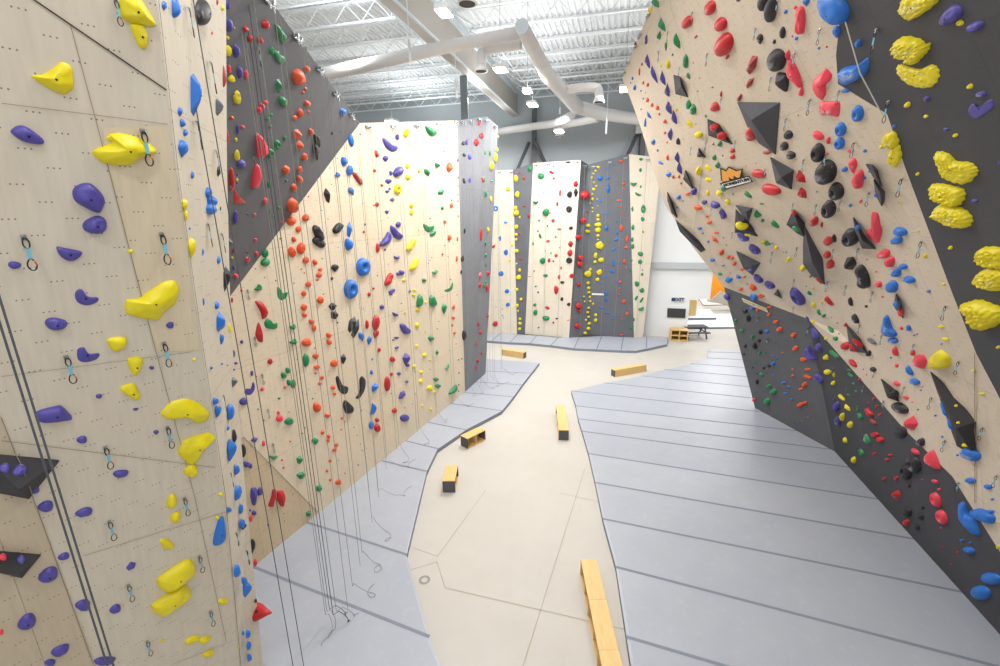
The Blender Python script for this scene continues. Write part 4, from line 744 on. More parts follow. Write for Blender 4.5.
# ------------------------------------------------------------------ volumes
NV = 0
def volume(poly, apex, h, mat, label):
    hits = [cast(*p) for p in poly]
    base = []
    bb = cast(*apex) or next(x for x in hits if x)
    pl = (bb[0], bb[1])
    for p, hh in zip(poly, hits): base.append((hh[0] if hh else onpl(pl, *p)))
    loc = bb[0]; n = bb[1]; d = ray(*apex)
    ap = CAM+d*((h+(loc-CAM).dot(n))/d.dot(n))
    c = sum(base, Vector((0, 0, 0)))/len(base)
    low = [b-n*.02 for b in base]; m_ = len(base)
    V = low+[b+n*.02 for b in base]+[ap]
    F = [(i, (i+1) % m_, m_+(i+1) % m_, m_+i) for i in range(m_)]+[(m_+i, m_+(i+1) % m_, 2*m_) for i in range(m_)]+[tuple(range(m_))[::-1]]
    me = mesh('wall_volume', [v-c for v in V], F)
    o = link('wall_volume', me, None, [mat]); o.location = c
    tag(o, label, 'climbing volume', 'black wall volumes')
    WALLS.append((o, 'black volume', BVHTree.FromPolygons(V, F), [0]*len(F), [mat]))
volume([(-20, 452), (59, 460), (28.4, 498), (-12, 490)], (19, 489), .32, VOLM, 'large black pyramid volume carrying purple holds on the near left wall')
volume([(-20, 549), (40.5, 554), (21.6, 577), (-8, 570)], (19, 574), .2, VOLM, 'lower black volume with a coral hold on the near left wall')
volume([(738, 102), (780, 102.5), (776, 154), (760, 143), (748.5, 127)], (751, 120), .26, VOLG, 'biggest dark grey pyramid volume on the right wall, holding a red dome')
volume([(771, 157), (794, 170), (792, 189), (776.8, 182.5)], (781, 177.5), .3, VOLG, 'dark kite-shaped volume right below the biggest pyramid volume')
volume([(708, 119), (719, 124), (732.6, 144), (727, 142), (709, 135)], (716, 132), .18, VOLM, 'black volume holding two red domes, left of the biggest pyramid')
volume([(699, 148), (705.6, 157), (697.5, 156.5)], (700, 154), .15, VOLM, 'small black volume with a yellow rim, below the two red domes')
volume([(736, 205), (753, 208), (749, 221.5), (743, 215)], (746, 211.5), .22, VOLG, 'small dark volume just above the yellow hold on a black volume')
volume([(736, 209), (745, 218), (758, 236), (735, 232)], (740, 226), .2, VOLM, 'black volume with a big yellow hold on it, mid right wall')
volume([(793.7, 209.5), (805, 223), (805.5, 237), (798, 233), (787, 224)], (797, 222), .2, VOLM, 'black volume carrying a green hold, right of the ring-shaped black holds')
volume([(804.8, 226), (815, 244.5), (823, 259), (825, 284), (812, 275), (803.6, 264), (803.6, 245)], (812, 262), .22, VOLG, 'long dark volume reaching down from the one with a green hold')
volume([(736.4, 251), (760.7, 263), (753, 275), (743.6, 267.7)], (752, 265), .22, VOLG, 'dark triangular volume with a purple hold on its lower edge')
volume([(777.8, 289), (782, 298), (774, 294)], (778, 294), .12, VOLG, 'tiny dark triangular volume in the row of purple holds')
volume([(866.7, 163.8), (873, 164.6), (878, 170), (882.5, 186), (874, 176)], (873.5, 170), .14, VOLG, 'upper hooked dark volume beside small blue holds on the right wall')
volume([(874.6, 179), (885, 191.6), (884.7, 201), (882.5, 205.6), (876.5, 194)], (880, 193), .14, VOLG, 'lower dark kite volume beside small blue holds on the right wall')
volume([(854, 217), (864.5, 234.5), (876, 248.6), (863, 248), (855.5, 230)], (862, 240), .14, VOLG, 'dark sickle-shaped volume left of the big coral hold')
volume([(847, 324.7), (860, 338), (868, 353), (851, 351)], (854, 340), .2, VOLG, 'dark volume with red holds along its lower edge')
volume([(881.6, 378.7), (895.7, 390), (899, 401.5), (888, 397)], (889, 391), .18, VOLM, 'black volume low on the right wall, above a shiny black hold')
volume([(896.7, 293.8), (901, 301), (903.5, 318), (894.6, 305.8)], (898, 304), .15, VOLG, 'small dark volume with blue and coral holds on it')
volume([(931.4, 372), (976, 422), (976, 456), (958, 446)], (956, 428), .3, VOLM, 'large black triangular volume by the long blue holds, right wall')
volume([(667.7, 192), (673, 203), (677.6, 218), (672, 212.7), (667.7, 200)], (671, 205), .2, VOLM, 'topmost black volume on the far edge of the right wall')
volume([(676, 220), (688.6, 231), (698.5, 240), (705.7, 250), (701, 252), (688.6, 240), (680, 231)], (690, 237), .2, VOLM, 'long black volume on the far edge of the right wall')
volume([(685.8, 170), (690, 180), (694, 190), (683.5, 179)], (688, 178), .18, VOLM, 'black volume beside orange holds near the far edge, right wall')
volume([(674, 74.8), (680.4, 76.6), (688, 96.8), (676, 93.7)], (681, 86), .15, VOLG, 'dark grey volume near the top of the right wall')

# ------------------------------------------------------------------ holds
def dome_mesh(kind, var, nr, nt, seed):
    rnd = random.Random(seed)
    ph = [rnd.uniform(0, 6.28) for _ in range(4)]
    V = []; F = []
    sides = rnd.choice([5, 6, 7])
    ang = sorted(rnd.uniform(-.25, .25)+2*math.pi*i/sides for i in range(sides)); rad = [rnd.uniform(.75, 1.0) for _ in ang]
    ax_, ay_ = rnd.uniform(-.2, .2), rnd.uniform(-.05, .25)
    def outline(t):
        if kind in 'bt': return 1+.08*math.sin(2*t+ph[0])+.06*math.sin(3*t+ph[1])
        if kind == 'w':
            s = math.sin(t); return 1+.12*math.sin(3*t+math.pi*.5)*0+(.12*abs(math.cos(t)) if s > 0 else 0)-.25*abs(math.sin(t*1))*abs(math.cos(t))*(s < 0)
        if kind == 'k': return 1+.07*math.sin(5*t+ph[0])+.05*math.sin(9*t+ph[1])+.05*math.sin(3*t+ph[2])
        if kind == 's':
            t = t % (2*math.pi)
            for i in range(sides):
                a0, a1 = ang[i], ang[(i+1) % sides]+(2*math.pi if i == sides-1 else 0)
                tt = t if t >= a0 else t+2*math.pi
                if a0 <= tt <= a1:
                    # straight edge between two corners
                    x0, y0 = rad[i]*math.cos(a0), rad[i]*math.sin(a0); x1, y1 = rad[(i+1) % sides]*math.cos(a1), rad[(i+1) % sides]*math.sin(a1)
                    dx, dy = math.cos(tt), math.sin(tt); den = dx*(y1-y0)-dy*(x1-x0)
                    return (x0*(y1-y0)-y0*(x1-x0))/den*1.12 if abs(den) > 1e-6 else 1
            return .9
        return 1.0
    rs = [0]+[(i/nr)**.8 for i in range(1, nr+1)]
    for i, r in enumerate(rs):
        for k in range(nt if i else 1):
            t = 2*math.pi*k/nt; R = outline(t)
            if kind == 'l':    # bar with round ends
                e = 2.6; R = 1/((abs(math.cos(t))**e+abs(math.sin(t))**e)**(1/e))*.98
            x, y = r*R*math.cos(t), r*R*math.sin(t)
            if kind == 'b' or kind == 't': h = (1-r**2.6)**.55 if r < 1 else 0
            elif kind == 'u': h = (1-r**2)**.5 if r < 1 else 0
            elif kind == 'l': h = (1-r**3)**.5*(.85+.15*math.cos(x*3+ph[0])) if r < 1 else 0
            elif kind == 'w': h = ((1-r**2.2)**.6 if r < 1 else 0)*(.72+.35*y)
            elif kind == 'd': h = max(0, ((1-r**2.2)**.5 if r < 1 else 0)-1.35*math.exp(-((x+.12)**2+(y-.02)**2)/.07))
            elif kind == 'c': h = (1-r**2.4)**.55 if r < 1 else 0
            elif kind == 'k': h = (1-r**4)**.5 if r < 1 else 0
            elif kind == 's':
                # ridge that falls away linearly to the outline
                h = (1-r)*1.0 if r > .35 else .65+.12*(1-r/.35)
                h = min(h*1.25, 1)
            if kind in 'bcklw' and r < 1 and r > 0:
                nn = noise.noise(Vector((x*1.7+seed*3.1, y*1.7, 0)))
                h *= 1+.28*nn
            if kind == 'k' and r < 1:
                dst = noise.voronoi(Vector((x*4.2+seed, y*3.6, h*1.2)))[0]
                h = h*(.65+.6*min(.7, dst[1]-dst[0]))
            if kind == 's': x += ax_*h; y += ay_*h
            if kind == 'w':  # teardrop: narrow foot
                x *= 1 if y > 0 else (1-.62*(-y)**1.3)
            if kind == 'c':  # bend into a smile
                y = y*.62+(x*x*.62-.34)
            V.append(Vector((x*.5, y*.5, h)))
    for k in range(nt): F.append((0, 1+k, 1+(k+1) % nt))
    for i in range(1, nr):
        a = 1+(i-1)*nt; b = a+nt
        for k in range(nt): F.append((a+k, b+k, b+(k+1) % nt, a+(k+1) % nt))
    # short skirt into the wall
    n = len(V); a = 1+(nr-1)*nt
    V += [V[a+k]+Vector((0, 0, -.12)) for k in range(nt)]
    F += [(a+k, n+k, n+(k+1) % nt, a+(k+1) % nt) for k in range(nt)]
    return V, F
TPL = {}
def tpl(kind, var, lod):
    key = (kind, var, lod)
    if key not in TPL:
        nr, nt = {0: (2, 6), 1: (5, 16), 2: (8, 28), 3: (16, 64)}[lod]
        if kind == 's' and lod: nt = 24
        TPL[key] = dome_mesh(kind, var, nr, nt, var*7+'bwculdskt'.index(kind))
    return TPL[key]
MEC = {}
def hold_mesh(kind, var, lod, ck, chalk):
    key = (kind, var, lod, ck, chalk)
    if key not in MEC:
        V, F = tpl(kind, var, lod)
        me = mesh('climbing_hold', V, F, smooth=True)
        if kind == 's': me.set_sharp_from_angle(angle=math.radians(24))
        me.materials.append(holdmat(ck, chalk)); MEC[key] = me
    return MEC[key]
DEP = {'b': .42, 'u': .36, 'w': .45, 'c': .5, 'd': .34, 'l': .48, 's': .45, 'k': .34, 't': .45}
ents = []
for ox, oy, sc, txt in HOLDS:
    for e in txt.replace('\n', '').split(';'):
        e = e.split()
        if not e: continue
        x, y, w, h = map(float, e[2:6]); a = float(e[6]) if len(e) > 6 else 0
        ents.append([w*h/sc/sc, ox+x/sc, oy+y/sc, w/sc, h/sc, a, e[0], e[1]])
ents.sort(key=lambda e: -e[0])
keep = []
for e in ents:
    if any(k[7] == e[7] and abs(k[1]-e[1]) < 2.2 and abs(k[2]-e[2]) < 2.2 for k in keep): continue
    keep.append(e)
for ox, oy, sc, ck, st, txt in TRACES:
    c = [float(x) for x in txt.split()]; P = [(ox+c[i]/sc, oy+c[i+1]/sc) for i in range(0, len(c), 2)]
    ar2 = sum(P[i][0]*P[(i+1) % len(P)][1]-P[(i+1) % len(P)][0]*P[i][1] for i in range(len(P)))
    cu_ = (min(q[0] for q in P)+max(q[0] for q in P))/2; cv_ = (min(q[1] for q in P)+max(q[1] for q in P))/2
    e = min((e for e in keep if e[7] == ck and len(e) == 8), key=lambda e: (e[1]-cu_)**2+(e[2]-cv_)**2-e[0]*.02)
    if (e[1]-cu_)**2+(e[2]-cv_)**2 > 15**2: continue
    e.append((P if ar2 < 0 else P[::-1], st)); e[0] = max(e[0], 75)
keep.sort(key=lambda e: -e[0])
def traced(P, st, pl, seed):
    # closed smooth outline
    n = len(P); Q = []; sub = 8 if st == 'k' else 5
    for i in range(n):
        p0, p1, p2, p3 = (Vector(P[(i+k-1) % n]) for k in range(4))
        for j in range(sub):
            t = j/sub; tt = (2*p1+(p2-p0)*t+(2*p0-5*p1+4*p2-p3)*t*t+(3*p1-p0-3*p2+p3)*t**3)*.5
            if st == 's': tt = tt*.5+(p1.lerp(p2, t))*.5
            if st == 'k': k_ = 1+.035*math.sin((i*sub+j)*1.3+seed); tt = Vector((sum(q[0] for q in P)/n, sum(q[1] for q in P)/n)).lerp(tt, k_)
            Q.append(tt)
    cx = sum((q for q in Q), Vector((0, 0)))/len(Q)
    loc, nn = pl; raw = [onpl(pl, q.x, q.y) for q in Q]; c0 = onpl(pl, cx.x, cx.y)
    m_ = len(Q); area3 = sum(((raw[i]-c0).cross(raw[(i+1) % m_]-c0)).dot(nn) for i in range(m_))*.5
    rmin = min((r-c0).length for r in raw)
    dep = {'b': .5, 's': .52, 'k': .46}[st]*min(math.sqrt(abs(area3))*.75, rmin*1.9); k = .35*dep
    pk_ = (loc+nn*k, nn)
    raw = [onpl(pk_, q.x, q.y)-nn*k for q in Q]; c0 = onpl(pk_, cx.x, cx.y)-nn*k
    if area3 < 0: raw.reverse()
    nr = 18 if st == 'k' else 8; V = [c0]; F = []
    rings = [(i/nr)**.8 for i in range(1, nr+1)]
    hs = lambda r, p: 0
    rn = random.Random(seed); sk = Vector((rn.uniform(-.5, .5), rn.uniform(-.5, .5)))
    scl = math.sqrt(abs(area3))
    def height(r, p):
        l = (p-c0)/scl
        if st == 's': h = min(1, (1-r)*1.5)*.55+.45*(max(0, 1-r**2.2)**.5); h *= 1+.2*noise.noise(l*3+Vector((seed, 0, 0)))
        elif st == 'k':
            h = max(0, 1-r**4)**.5; ds = noise.voronoi(l*7.5+Vector((seed, 0, 0)))[0]; h *= .7+.5*min(.7, (ds[1]-ds[0])*1.0)
            h *= 1+.3*noise.noise(l*2+Vector((0, seed, 0)))
        else: h = max(0, 1-r**2.8)**.55*(1+.22*noise.noise(l*2.2+Vector((seed, 0, 0))))
        return h*dep
    V = [c0+nn*height(0, c0)]
    for r in rings:
        for q in raw:
            p_ = c0.lerp(q, r); V.append(p_+nn*(height(r, p_)))
    for i in range(m_): F.append((0, 1+i, 1+(i+1) % m_))
    for a_ in range(nr-1):
        for i in range(m_): x = 1+a_*m_; y = x+m_; F.append((x+i, y+i, y+(i+1) % m_, x+(i+1) % m_))
    b_ = 1+(nr-1)*m_; L_ = len(V); V += [V[b_+i]-nn*.02 for i in range(m_)]
    F += [(b_+i, L_+i, L_+(i+1) % m_, b_+(i+1) % m_) for i in range(m_)]
    return [v-c0 for v in V], F, c0, V[0]-c0
placed = []
for idx_, ent in enumerate(keep):
    area, u, v, w, h, a, kind, ck = ent[:8]
    tr = ent[8] if len(ent) > 8 else None
    hit = cast(u, v)
    if hit is None:
        for du in (2, -2, 4, -4, 7, -7):
            hit = cast(u+du, v)
            if hit: break
    if hit is None: continue
    loc, n, dist, wi, fi = hit
    if (loc-CAM).length > 45: continue
    if WALLS[wi][1] == 'black volume': n = (n*.45-ray(u, v).normalized()*.55).normalized()
    pl = (loc, n); zc = (loc-CAM).dot(CF); mpp = zc/FPX
    A_ = math.radians(a)
    def J(du, dv):
        return (onpl(pl, u+du*.5, v+dv*.5)-onpl(pl, u-du*.5, v-dv*.5))
    ks = .74 if kind == 't' else .82 if area < 30 else .9 if area < 150 else .97
    if kind == 's': ks *= 1.16
    if kind == 'k': ks *= 1.04
    w *= ks; h *= ks
    ea = J(math.cos(A_), -math.sin(A_))*w; eb = J(-math.sin(A_), -math.cos(A_))*h
    cap = 1.7
    if ea.length > cap*w*mpp: ea = ea.normalized()*cap*w*mpp
    if eb.length > cap*h*mpp: eb = eb.normalized()*cap*h*mpp
    if ea.cross(eb).dot(n) < 0: ea = -ea
    lx = ea.length; ly = ea.cross(eb).length/lx
    if kind == 'l' and h > w: ea, eb = eb, -ea
    if ly < .25*min(w, h)*mpp: continue
    dep = DEP[kind]*min(lx, ly, 1.6*min(w, h)*mpp)
    d = ray(u, v); k = .45*dep
    Pm = CAM+d*((k+(loc-CAM).dot(n))/d.dot(n)); base = Pm-n*k
    M_ = Matrix((ea, eb, n*dep)).transposed().to_4x4(); M_.translation = base
    wo = WALLS[wi]; wm = wo[4][wo[3][fi]].name
    placed.append(dict(tr=tr, pl=pl, area=area, u=u, v=v, kind=kind, ck=ck, M=M_, lx=lx, ly=ly, dep=dep, wall=wi, wm=wm, n=n, loc=loc, rnd=random.Random(idx_*13+5)))
CW = {'Y': 'yellow', 'P': 'purple', 'B': 'blue', 'R': 'red', 'K': 'black', 'G': 'green', 'O': 'orange', 'N': 'coral', 'M': 'dark red', 'E': 'grey'}
KW = {'b': 'rounded', 'u': 'domed', 'w': 'tapering', 'c': 'curved', 'd': 'ring-shaped', 'l': 'bar-shaped', 's': 'angular', 'k': 'knobbly', 't': 'tiny'}
def wallwords(p):
    wn = WALLS[p['wall']][1]; m_ = p['wm']
    if wn == 'black volume': return 'a dark volume'
    if wn == 'near left plywood wall': return 'the near left wall' if m_ == 'plywood_left' else 'the near left side face'
    if wn == 'leaning right wall':
        if m_ == 'plywood_right': return 'the right plywood wall'
        if m_ == 'grey_paint': return 'the lower far grey section'
        return 'the upper right grey field' if p['v'] < 420 and p['u'] > 840 and p['v'] < 400 and p['loc'].z > 5 else 'the lower right grey band'
    if wn == 'far wall': return 'the far plywood panels' if m_ == 'plywood_far' else 'the far grey panels'
    if wn == 'tall plywood wall': return 'the tall plywood wall'
    if wn == 'grey overhang': return 'the grey overhang'
    return 'the grey pillar wall'
def sizeword(a): return 'huge' if a > 1500 else 'large' if a > 500 else 'medium-sized' if a > 180 else 'small'
NB = 300
big = placed[:NB]; small = placed[NB:]
for p in big:
    p['ww'] = wallwords(p)
    p['short'] = '%s %s' % (sizeword(p['area']), CW[p['ck']]) if p['area'] > 180 else CW[p['ck']]
    p['desc'] = '%s %s %s hold' % (sizeword(p['area']), KW[p['kind']], CW[p['ck']])
def dirword(p, q):
    dx, dy = q['u']-p['u'], q['v']-p['v']
    if abs(dy) > abs(dx): return 'just above' if dy > 0 else 'just below'
    return 'just left of' if dx > 0 else 'just right of'
def relations(p, pool):
    r = []
    near = sorted((q for q in pool if q is not p), key=lambda q: (q['u']-p['u'])**2+(q['v']-p['v'])**2)
    for q in near[:5]:
        if (q['u']-p['u'])**2+(q['v']-p['v'])**2 > 60**2: break
        if q['ck'] == p['ck'] and q['kind'] == p['kind']: continue
        r.append('%s a %s %s one' % (dirword(p, q), CW[q['ck']], KW[q['kind']]))
    return r
groups = {}
for p in big: groups.setdefault((p['desc'], p['ww']), []).append(p)
labels = {}
for (desc, ww), g in groups.items():
    g.sort(key=lambda p: p['v'])
    if len(g) == 1: g[0]['label'] = '%s on %s' % (desc, ww); continue
    rel = [relations(p, big) for p in g]
    for i, p in enumerate(g):
        others = {r for j, rr in enumerate(rel) if j != i for r in rr}
        c = next((r for r in rel[i] if r not in others), None)
        short = '%s %s hold' % (KW[p['kind']], CW[p['ck']])
        if c: p['label'] = '%s on %s, %s' % (desc, ww, c)
        elif len(g) == 2: p['label'] = '%s of two %ss on %s' % (('upper', 'lower')[i], desc, ww)
        else: p['label'] = '%s on %s, %s' % (desc, ww, 'topmost' if i == 0 else 'lowest' if i == len(g)-1 else ordw(i)+' from the top')
for p in big:
    if len(p['label'].split()) > 16: p['label'] = p['label'].replace('medium-sized ', '').replace('small ', '').replace(' the ', ' ')
cyl = MB(); cyl.tube([(0, 0, -.5), (0, 0, .5)], 1, 8); cylme = mesh('bolt', cyl.V, cyl.F); cylme.materials.append(BOLT)
for p in big:
    lod = 3 if p['kind'] == 'k' and p['area'] > 500 else 2 if p['area'] > 200 else 1
    chalk = p['rnd'].random() < (.5 if p['kind'] in 'kds' or p['ck'] == 'B' else .25)
    tv, tf = tpl(p['kind'], p['rnd'].randrange(4), lod); M3 = p['M'].to_3x3(); org = p['M'].translation; peak = None
    if p['tr'] and p['wm'] != 'plywood_edge' or (p['tr'] and len(p['tr'][0]) and p['ck'] == 'B' and p['area'] > 300):
        tv2, tf2, org, peak = traced(p['tr'][0], p['tr'][1], p['pl'], p['rnd'].randrange(50)); me = mesh('climbing_hold', tv2, tf2, smooth=True)
        if max(v.length for v in tv2) > 1.2 or p['wm'] == 'plywood_edge': peak = None; org = p['M'].translation
    if peak is None: me = mesh('climbing_hold', [M3 @ v for v in tv], tf, smooth=True)
    if p['kind'] == 's' and peak is None: me.set_sharp_from_angle(angle=math.radians(24))
    me.materials.append(holdmat(p['ck'], chalk))
    o = bpy.data.objects.new('climbing_hold', me); COL.objects.link(o); o.location = org
    tag(o, p['label'], 'climbing hold', '%s holds on %s' % (CW[p['ck']], p['ww'])); p['obj'] = o
    if p['area'] > 260 and p['kind'] != 'd':
        b = bpy.data.objects.new('bolt', cylme); COL.objects.link(b); b.parent = o
        # seat the bolt head on the surface near the middle
        c0 = min((v for v in tv if v.z > 0), key=lambda c: (c.x-.04)**2+(c.y-.0 if p['kind'] != 'c' else c.y+.17)**2)
        b.location = M3 @ c0 if peak is None else peak; b.rotation_euler = p['n'].to_track_quat('Z', 'Y').to_euler(); b.scale = (.008, .008, .010)
c_ = aty(254.5, 612, 6.1); t_ = aty(271.5, 612.8, 6.0); w = MB()
w.tube([c_, c_.lerp(t_, .25), c_.lerp(t_, .6), t_], [.15, .13, .07, .012], 14)
sp_ = w.build('climbing_hold', holdmat('R', False), smooth=True, loc=c_); tag(sp_, 'red spike-shaped hold poking out over the mats from the near left side face', 'climbing hold', 'red holds on the near left side face')
# the many small ones
V = []; F = []; MI = []; cols = list(HC)
fl_sm = []
for p in small:
    tv, tf = tpl(p['kind'], p['rnd'].randrange(3), 0 if p['area'] < 14 else 1)
    n = len(V); V += [p['M'] @ v for v in tv]; F += [tuple(i+n for i in f) for f in tf]; MI += [cols.index(p['ck'])]*len(tf); fl_sm += [p['kind'] != 's']*len(tf)
me = mesh('small_climbing_holds', V, F, MI); me.polygons.foreach_set('use_smooth', fl_sm)
o = link('small_climbing_holds', me, None, [holdmat(k, False) for k in cols])
tag(o, 'hundreds of small holds in many colours scattered over all the climbing walls', 'small climbing holds', kind='stuff')

# ------------------------------------------------------------------ quickdraws
def ring(mb, c, rx, rz, r, n=14, m=0, tip=0):
    pts = []
    for i in range(n+1):
        a = 2*math.pi*i/n; k = 1-tip*max(0, math.cos(a))
        pts.append(Vector((c[0]+rx*math.sin(a)*k, c[1], c[2]+rz*math.cos(a))))
    mb.tube(pts, r, 6, m, cap=False)
def make_draw():
    r = bpy.data.objects.new('quickdraw', None); COL.objects.link(r); r.empty_display_size = .05
    w = MB(); w.box((0, .012, 0), .035, .006, .045); w.tube([(0, .02, .008), (0, -.004, .008)], .011, 6); part(w, 'bolt_hanger', STEEL, r)
    w = MB(); ring(w, (0, 0, -.045), .02, .045, .005, tip=.2); part(w, 'upper_carabiner', DSTEEL, r, True)
    w = MB(); w.box((0, 0, -.13), .024, .008, .1); part(w, 'sling', SLING, r)
    w = MB(); ring(w, (0, 0, -.225), .028, .05, .005, tip=.3); c_ = part(w, 'lower_carabiner', DSTEEL, r, True)
    w = MB(); w.tube([(.028, -.003, -.235), (.018, -.003, -.19)], .006, 5); part(w, 'gate', ORBR, c_, True)
    return r
def copy_tree(o, parent=None):
    c = o.copy(); COL.objects.link(c); c.parent = parent
    for ch in [x for x in bpy.data.objects if x.parent == o and x is not c]: copy_tree(ch, c)
    return c
def kids(o): return [x for x in o.children]
proto = make_draw(); pk = [(k, list(k.children)) for k in proto.children]
def dup_draw():
    c = proto.copy(); COL.objects.link(c)
    for k, gg in pk:
        kk = k.copy(); COL.objects.link(kk); kk.parent = c
        for g in gg:
            q = g.copy(); COL.objects.link(q); q.parent = kk
    return c
dl = []
for e in DRAWS.replace('\n', '').split(';'):
    u, v, u2, v2 = map(float, e.split()); hit = cast(u, v) or cast(u-3, v)
    if not hit: continue
    dl.append((u, v, u2, v2, hit))
dg = {}
for i, (u, v, u2, v2, hit) in enumerate(dl):
    loc, n = hit[0], hit[1]
    p = dict(u=u, v=v, kind='q', ck='q', wall=hit[3], wm=WALLS[hit[3]][4][WALLS[hit[3]][3][hit[4]]].name, loc=loc)
    p['ww'] = wallwords(p); p['rel'] = relations(p, big); dg.setdefault(p['ww'], []).append((p, v2-v, hit))
first = True
for ww, g in dg.items():
    g.sort(key=lambda t: t[0]['v'])
    for i, (p, L, hit) in enumerate(g):
        others = {r for j, t in enumerate(g) if j != i for r in t[0]['rel']}
        c = next((r.replace(' one', ' hold') for r in p['rel'] if r not in others), None)
        lab = 'quickdraw hanging on %s, %s' % (ww, c if c else (ordw(i)+' from the top'))
        o = proto if first else dup_draw(); first = False
        n = hit[1]; mpp = (hit[0]-CAM).dot(CF)/FPX; real = L*mpp*1.12
        s = max(.7, min(1.7, real/.275))
        yaw = math.atan2(n.y, n.x)+math.pi/2
        o.location = hit[0]+n*.03*s; o.rotation_euler = (0, 0, yaw+.25); s *= .9; o.scale = (s*1.1, s, s)
        tag(o, lab, 'quickdraw', 'quickdraws on '+ww)

# ------------------------------------------------------------------ logo and banners on the walls
def onwall(pl, u, v, off): return onpl((pl[0]+pl[1]*off, pl[1]), u, v)
h = cast(738, 178); pl = (h[0], h[1])
root = empty('wall_logo', h[0], 'orange crown logo with a slanted white name banner on the right wall', 'sign')
def wpoly(name, pts, off, mat, root):
    w = MB(); P = [onwall(pl, u, v, off)-root.location for u, v in pts]; w.prism(P, -pl[1]*.012); return part(w, name, mat, root)
CZ = lambda x, y: (715+x/19.02, 165+y/19.02)
cr = [(95, 62), (205, 108), (240, 40), (275, 35), (400, 105), (525, 68), (492, 240), (352, 282), (250, 300), (115, 335)]
wpoly('crown_outline', [CZ(*p) for p in cr], .07, BLACKI, root)
ci = [(122, 92), (212, 128), (262, 62), (400, 128), (498, 95), (470, 232), (420, 245), (355, 200), (345, 262), (325, 268), (255, 228), (270, 300), (140, 318)]
wpoly('crown', [CZ(*p) for p in ci], .08, CROWN, root)
wpoly('banner_border', [CZ(*p) for p in [(95, 345), (640, 205), (718, 325), (215, 465), (120, 430)]], .09, BLACKI, root)
wpoly('banner', [CZ(*p) for p in [(125, 368), (632, 232), (682, 315), (215, 440), (150, 415)]], .103, SIGNW, root)
c0, c1 = onwall(pl, *CZ(165, 392), .112), onwall(pl, *CZ(645, 270), .112)
t0, t1_ = onwall(pl, *CZ(400, 290), .112), onwall(pl, *CZ(425, 372), .112)
tx = text('MOMENTUM', (c0+c1)/2, c1-c0, t0-t1_, .3, BLACKI, root, bold=.012)
bpy.context.view_layer.update()
def fit(o, width, height):
    M_ = o.matrix_world.copy(); bb = o.bound_box; wd_ = max(b[0] for b in bb)-min(b[0] for b in bb); ht = max(b[1] for b in bb)-min(b[1] for b in bb)
    sx, sy = width/wd_, height/ht
    o.matrix_world = M_ @ Matrix.Diagonal((sx, sy, 1, 1))
fit(tx, (c1-c0).length, (t0-t1_).length*.62)
h = cast(756, 306); pl = (h[0], h[1])
root2 = empty('wall_banner', h[0], 'narrow cream name banner on the dark grey, below a big blue hold', 'sign')
DZ = lambda x, y: (735+x/22.2, 292+y/22.2)
wpoly('banner', [DZ(*p) for p in [(150, 135), (420, 245), (640, 340), (700, 370), (735, 460), (600, 400), (420, 330), (190, 225)]], .03, CREAM, root2)
c0, c1 = onwall(pl, *DZ(195, 192), .04), onwall(pl, *DZ(690, 405), .04)
t0, t1_ = onwall(pl, *DZ(440, 262), .04), onwall(pl, *DZ(430, 325), .04)
tx2 = text('MOMENTUM', (c0+c1)/2, c1-c0, t0-t1_, .3, simple('banner_letter', (176, 160, 130)), root2)
bpy.context.view_layer.update(); fit(tx2, (c1-c0).length, (t0-t1_).length*.7)
h = cast(597.5, 294.2); pl = (h[0], h[1])
root3 = empty('wall_banner', h[0], 'small white strip banner on the far grey panel beside yellow holds', 'sign')
wpoly('banner', [(591.8, 293.1), (603.8, 293.6), (603.8, 295.3), (591.8, 295)], .05, SIGNW, root3)

# ------------------------------------------------------------------ seams on the near left wall
def seamstrip(mb, a, b, w, off=.012, n=8):
    prev = None
    for i in range(n+1):
        u, v = a[0]+(b[0]-a[0])*i/n, a[1]+(b[1]-a[1])*i/n; h = cast(u, v)
        if not h: prev = None; continue
        p = h[0]+h[1]*off
        if prev is not None:
            d = (p-prev).normalized(); s = d.cross(h[1]).normalized()*w/2
            mb.add([prev-s, p-s, p+s, prev+s], [(0, 1, 2, 3)])
        prev = p
def sheet(name, pts, mat):
    P = [cast(*p)[0]+cast(*p)[1]*.004 for p in pts]; me = mesh(name, P, [tuple(range(len(P)))]); uv = me.uv_layers.new(name='m')
    for li, l in enumerate(me.loops): co = P[l.vertex_index]; uv.data[li].uv = (co.dot(Vector((.6, .8, 0))), co.z*1.05+.05)
    return link(name, me, wall_left, [mat])
sheet('plywood_sheet', [(-40, 318), (1, 418), (38, 511), (95, 664), (108, 700), (-40, 700)], WOODL2)
sheet('plywood_sheet', [(102.5, 127), (166, 125), (175, 170), (197, 330), (200, 350), (155, 352), (150, 330), (106, 160)], WOODL3)
for nm, mt, ls in (('trim_3', SEAM, (((28, -4), (166, 90), .012), ((157, 0), (176.5, 170), .011), ((176.5, 170), (199.2, 330), .011), ((199.2, 330), (224.3, 495), .012), ((224.3, 495), (240.2, 666), .012))),
                   ('trim_6', SEAM2, (((70, 25), (106, 160), .005), ((106, 160), (150, 330), .005), ((150, 330), (194, 495), .005), ((194, 495), (226, 641), .005),
                ((1, 103), (167, 124), .004), ((1, 376), (203, 350), .004), ((1, 440), (215, 467), .005), ((84, 555), (227, 511), .005), ((172, 664), (233, 640), .005),
                ((1, 417), (38, 511), .006), ((38, 511), (93, 664), .006)))):
    sm = MB()
    for a, b, w in ls: seamstrip(sm, a, b, w)
    tag(sm.build(nm, mt), 'dark fold joint and diagonal joint of the near left wall' if nm == 'trim_3' else 'fine joints between the plywood sheets of the near left wall', 'panel joint', kind='structure')
sm = MB()
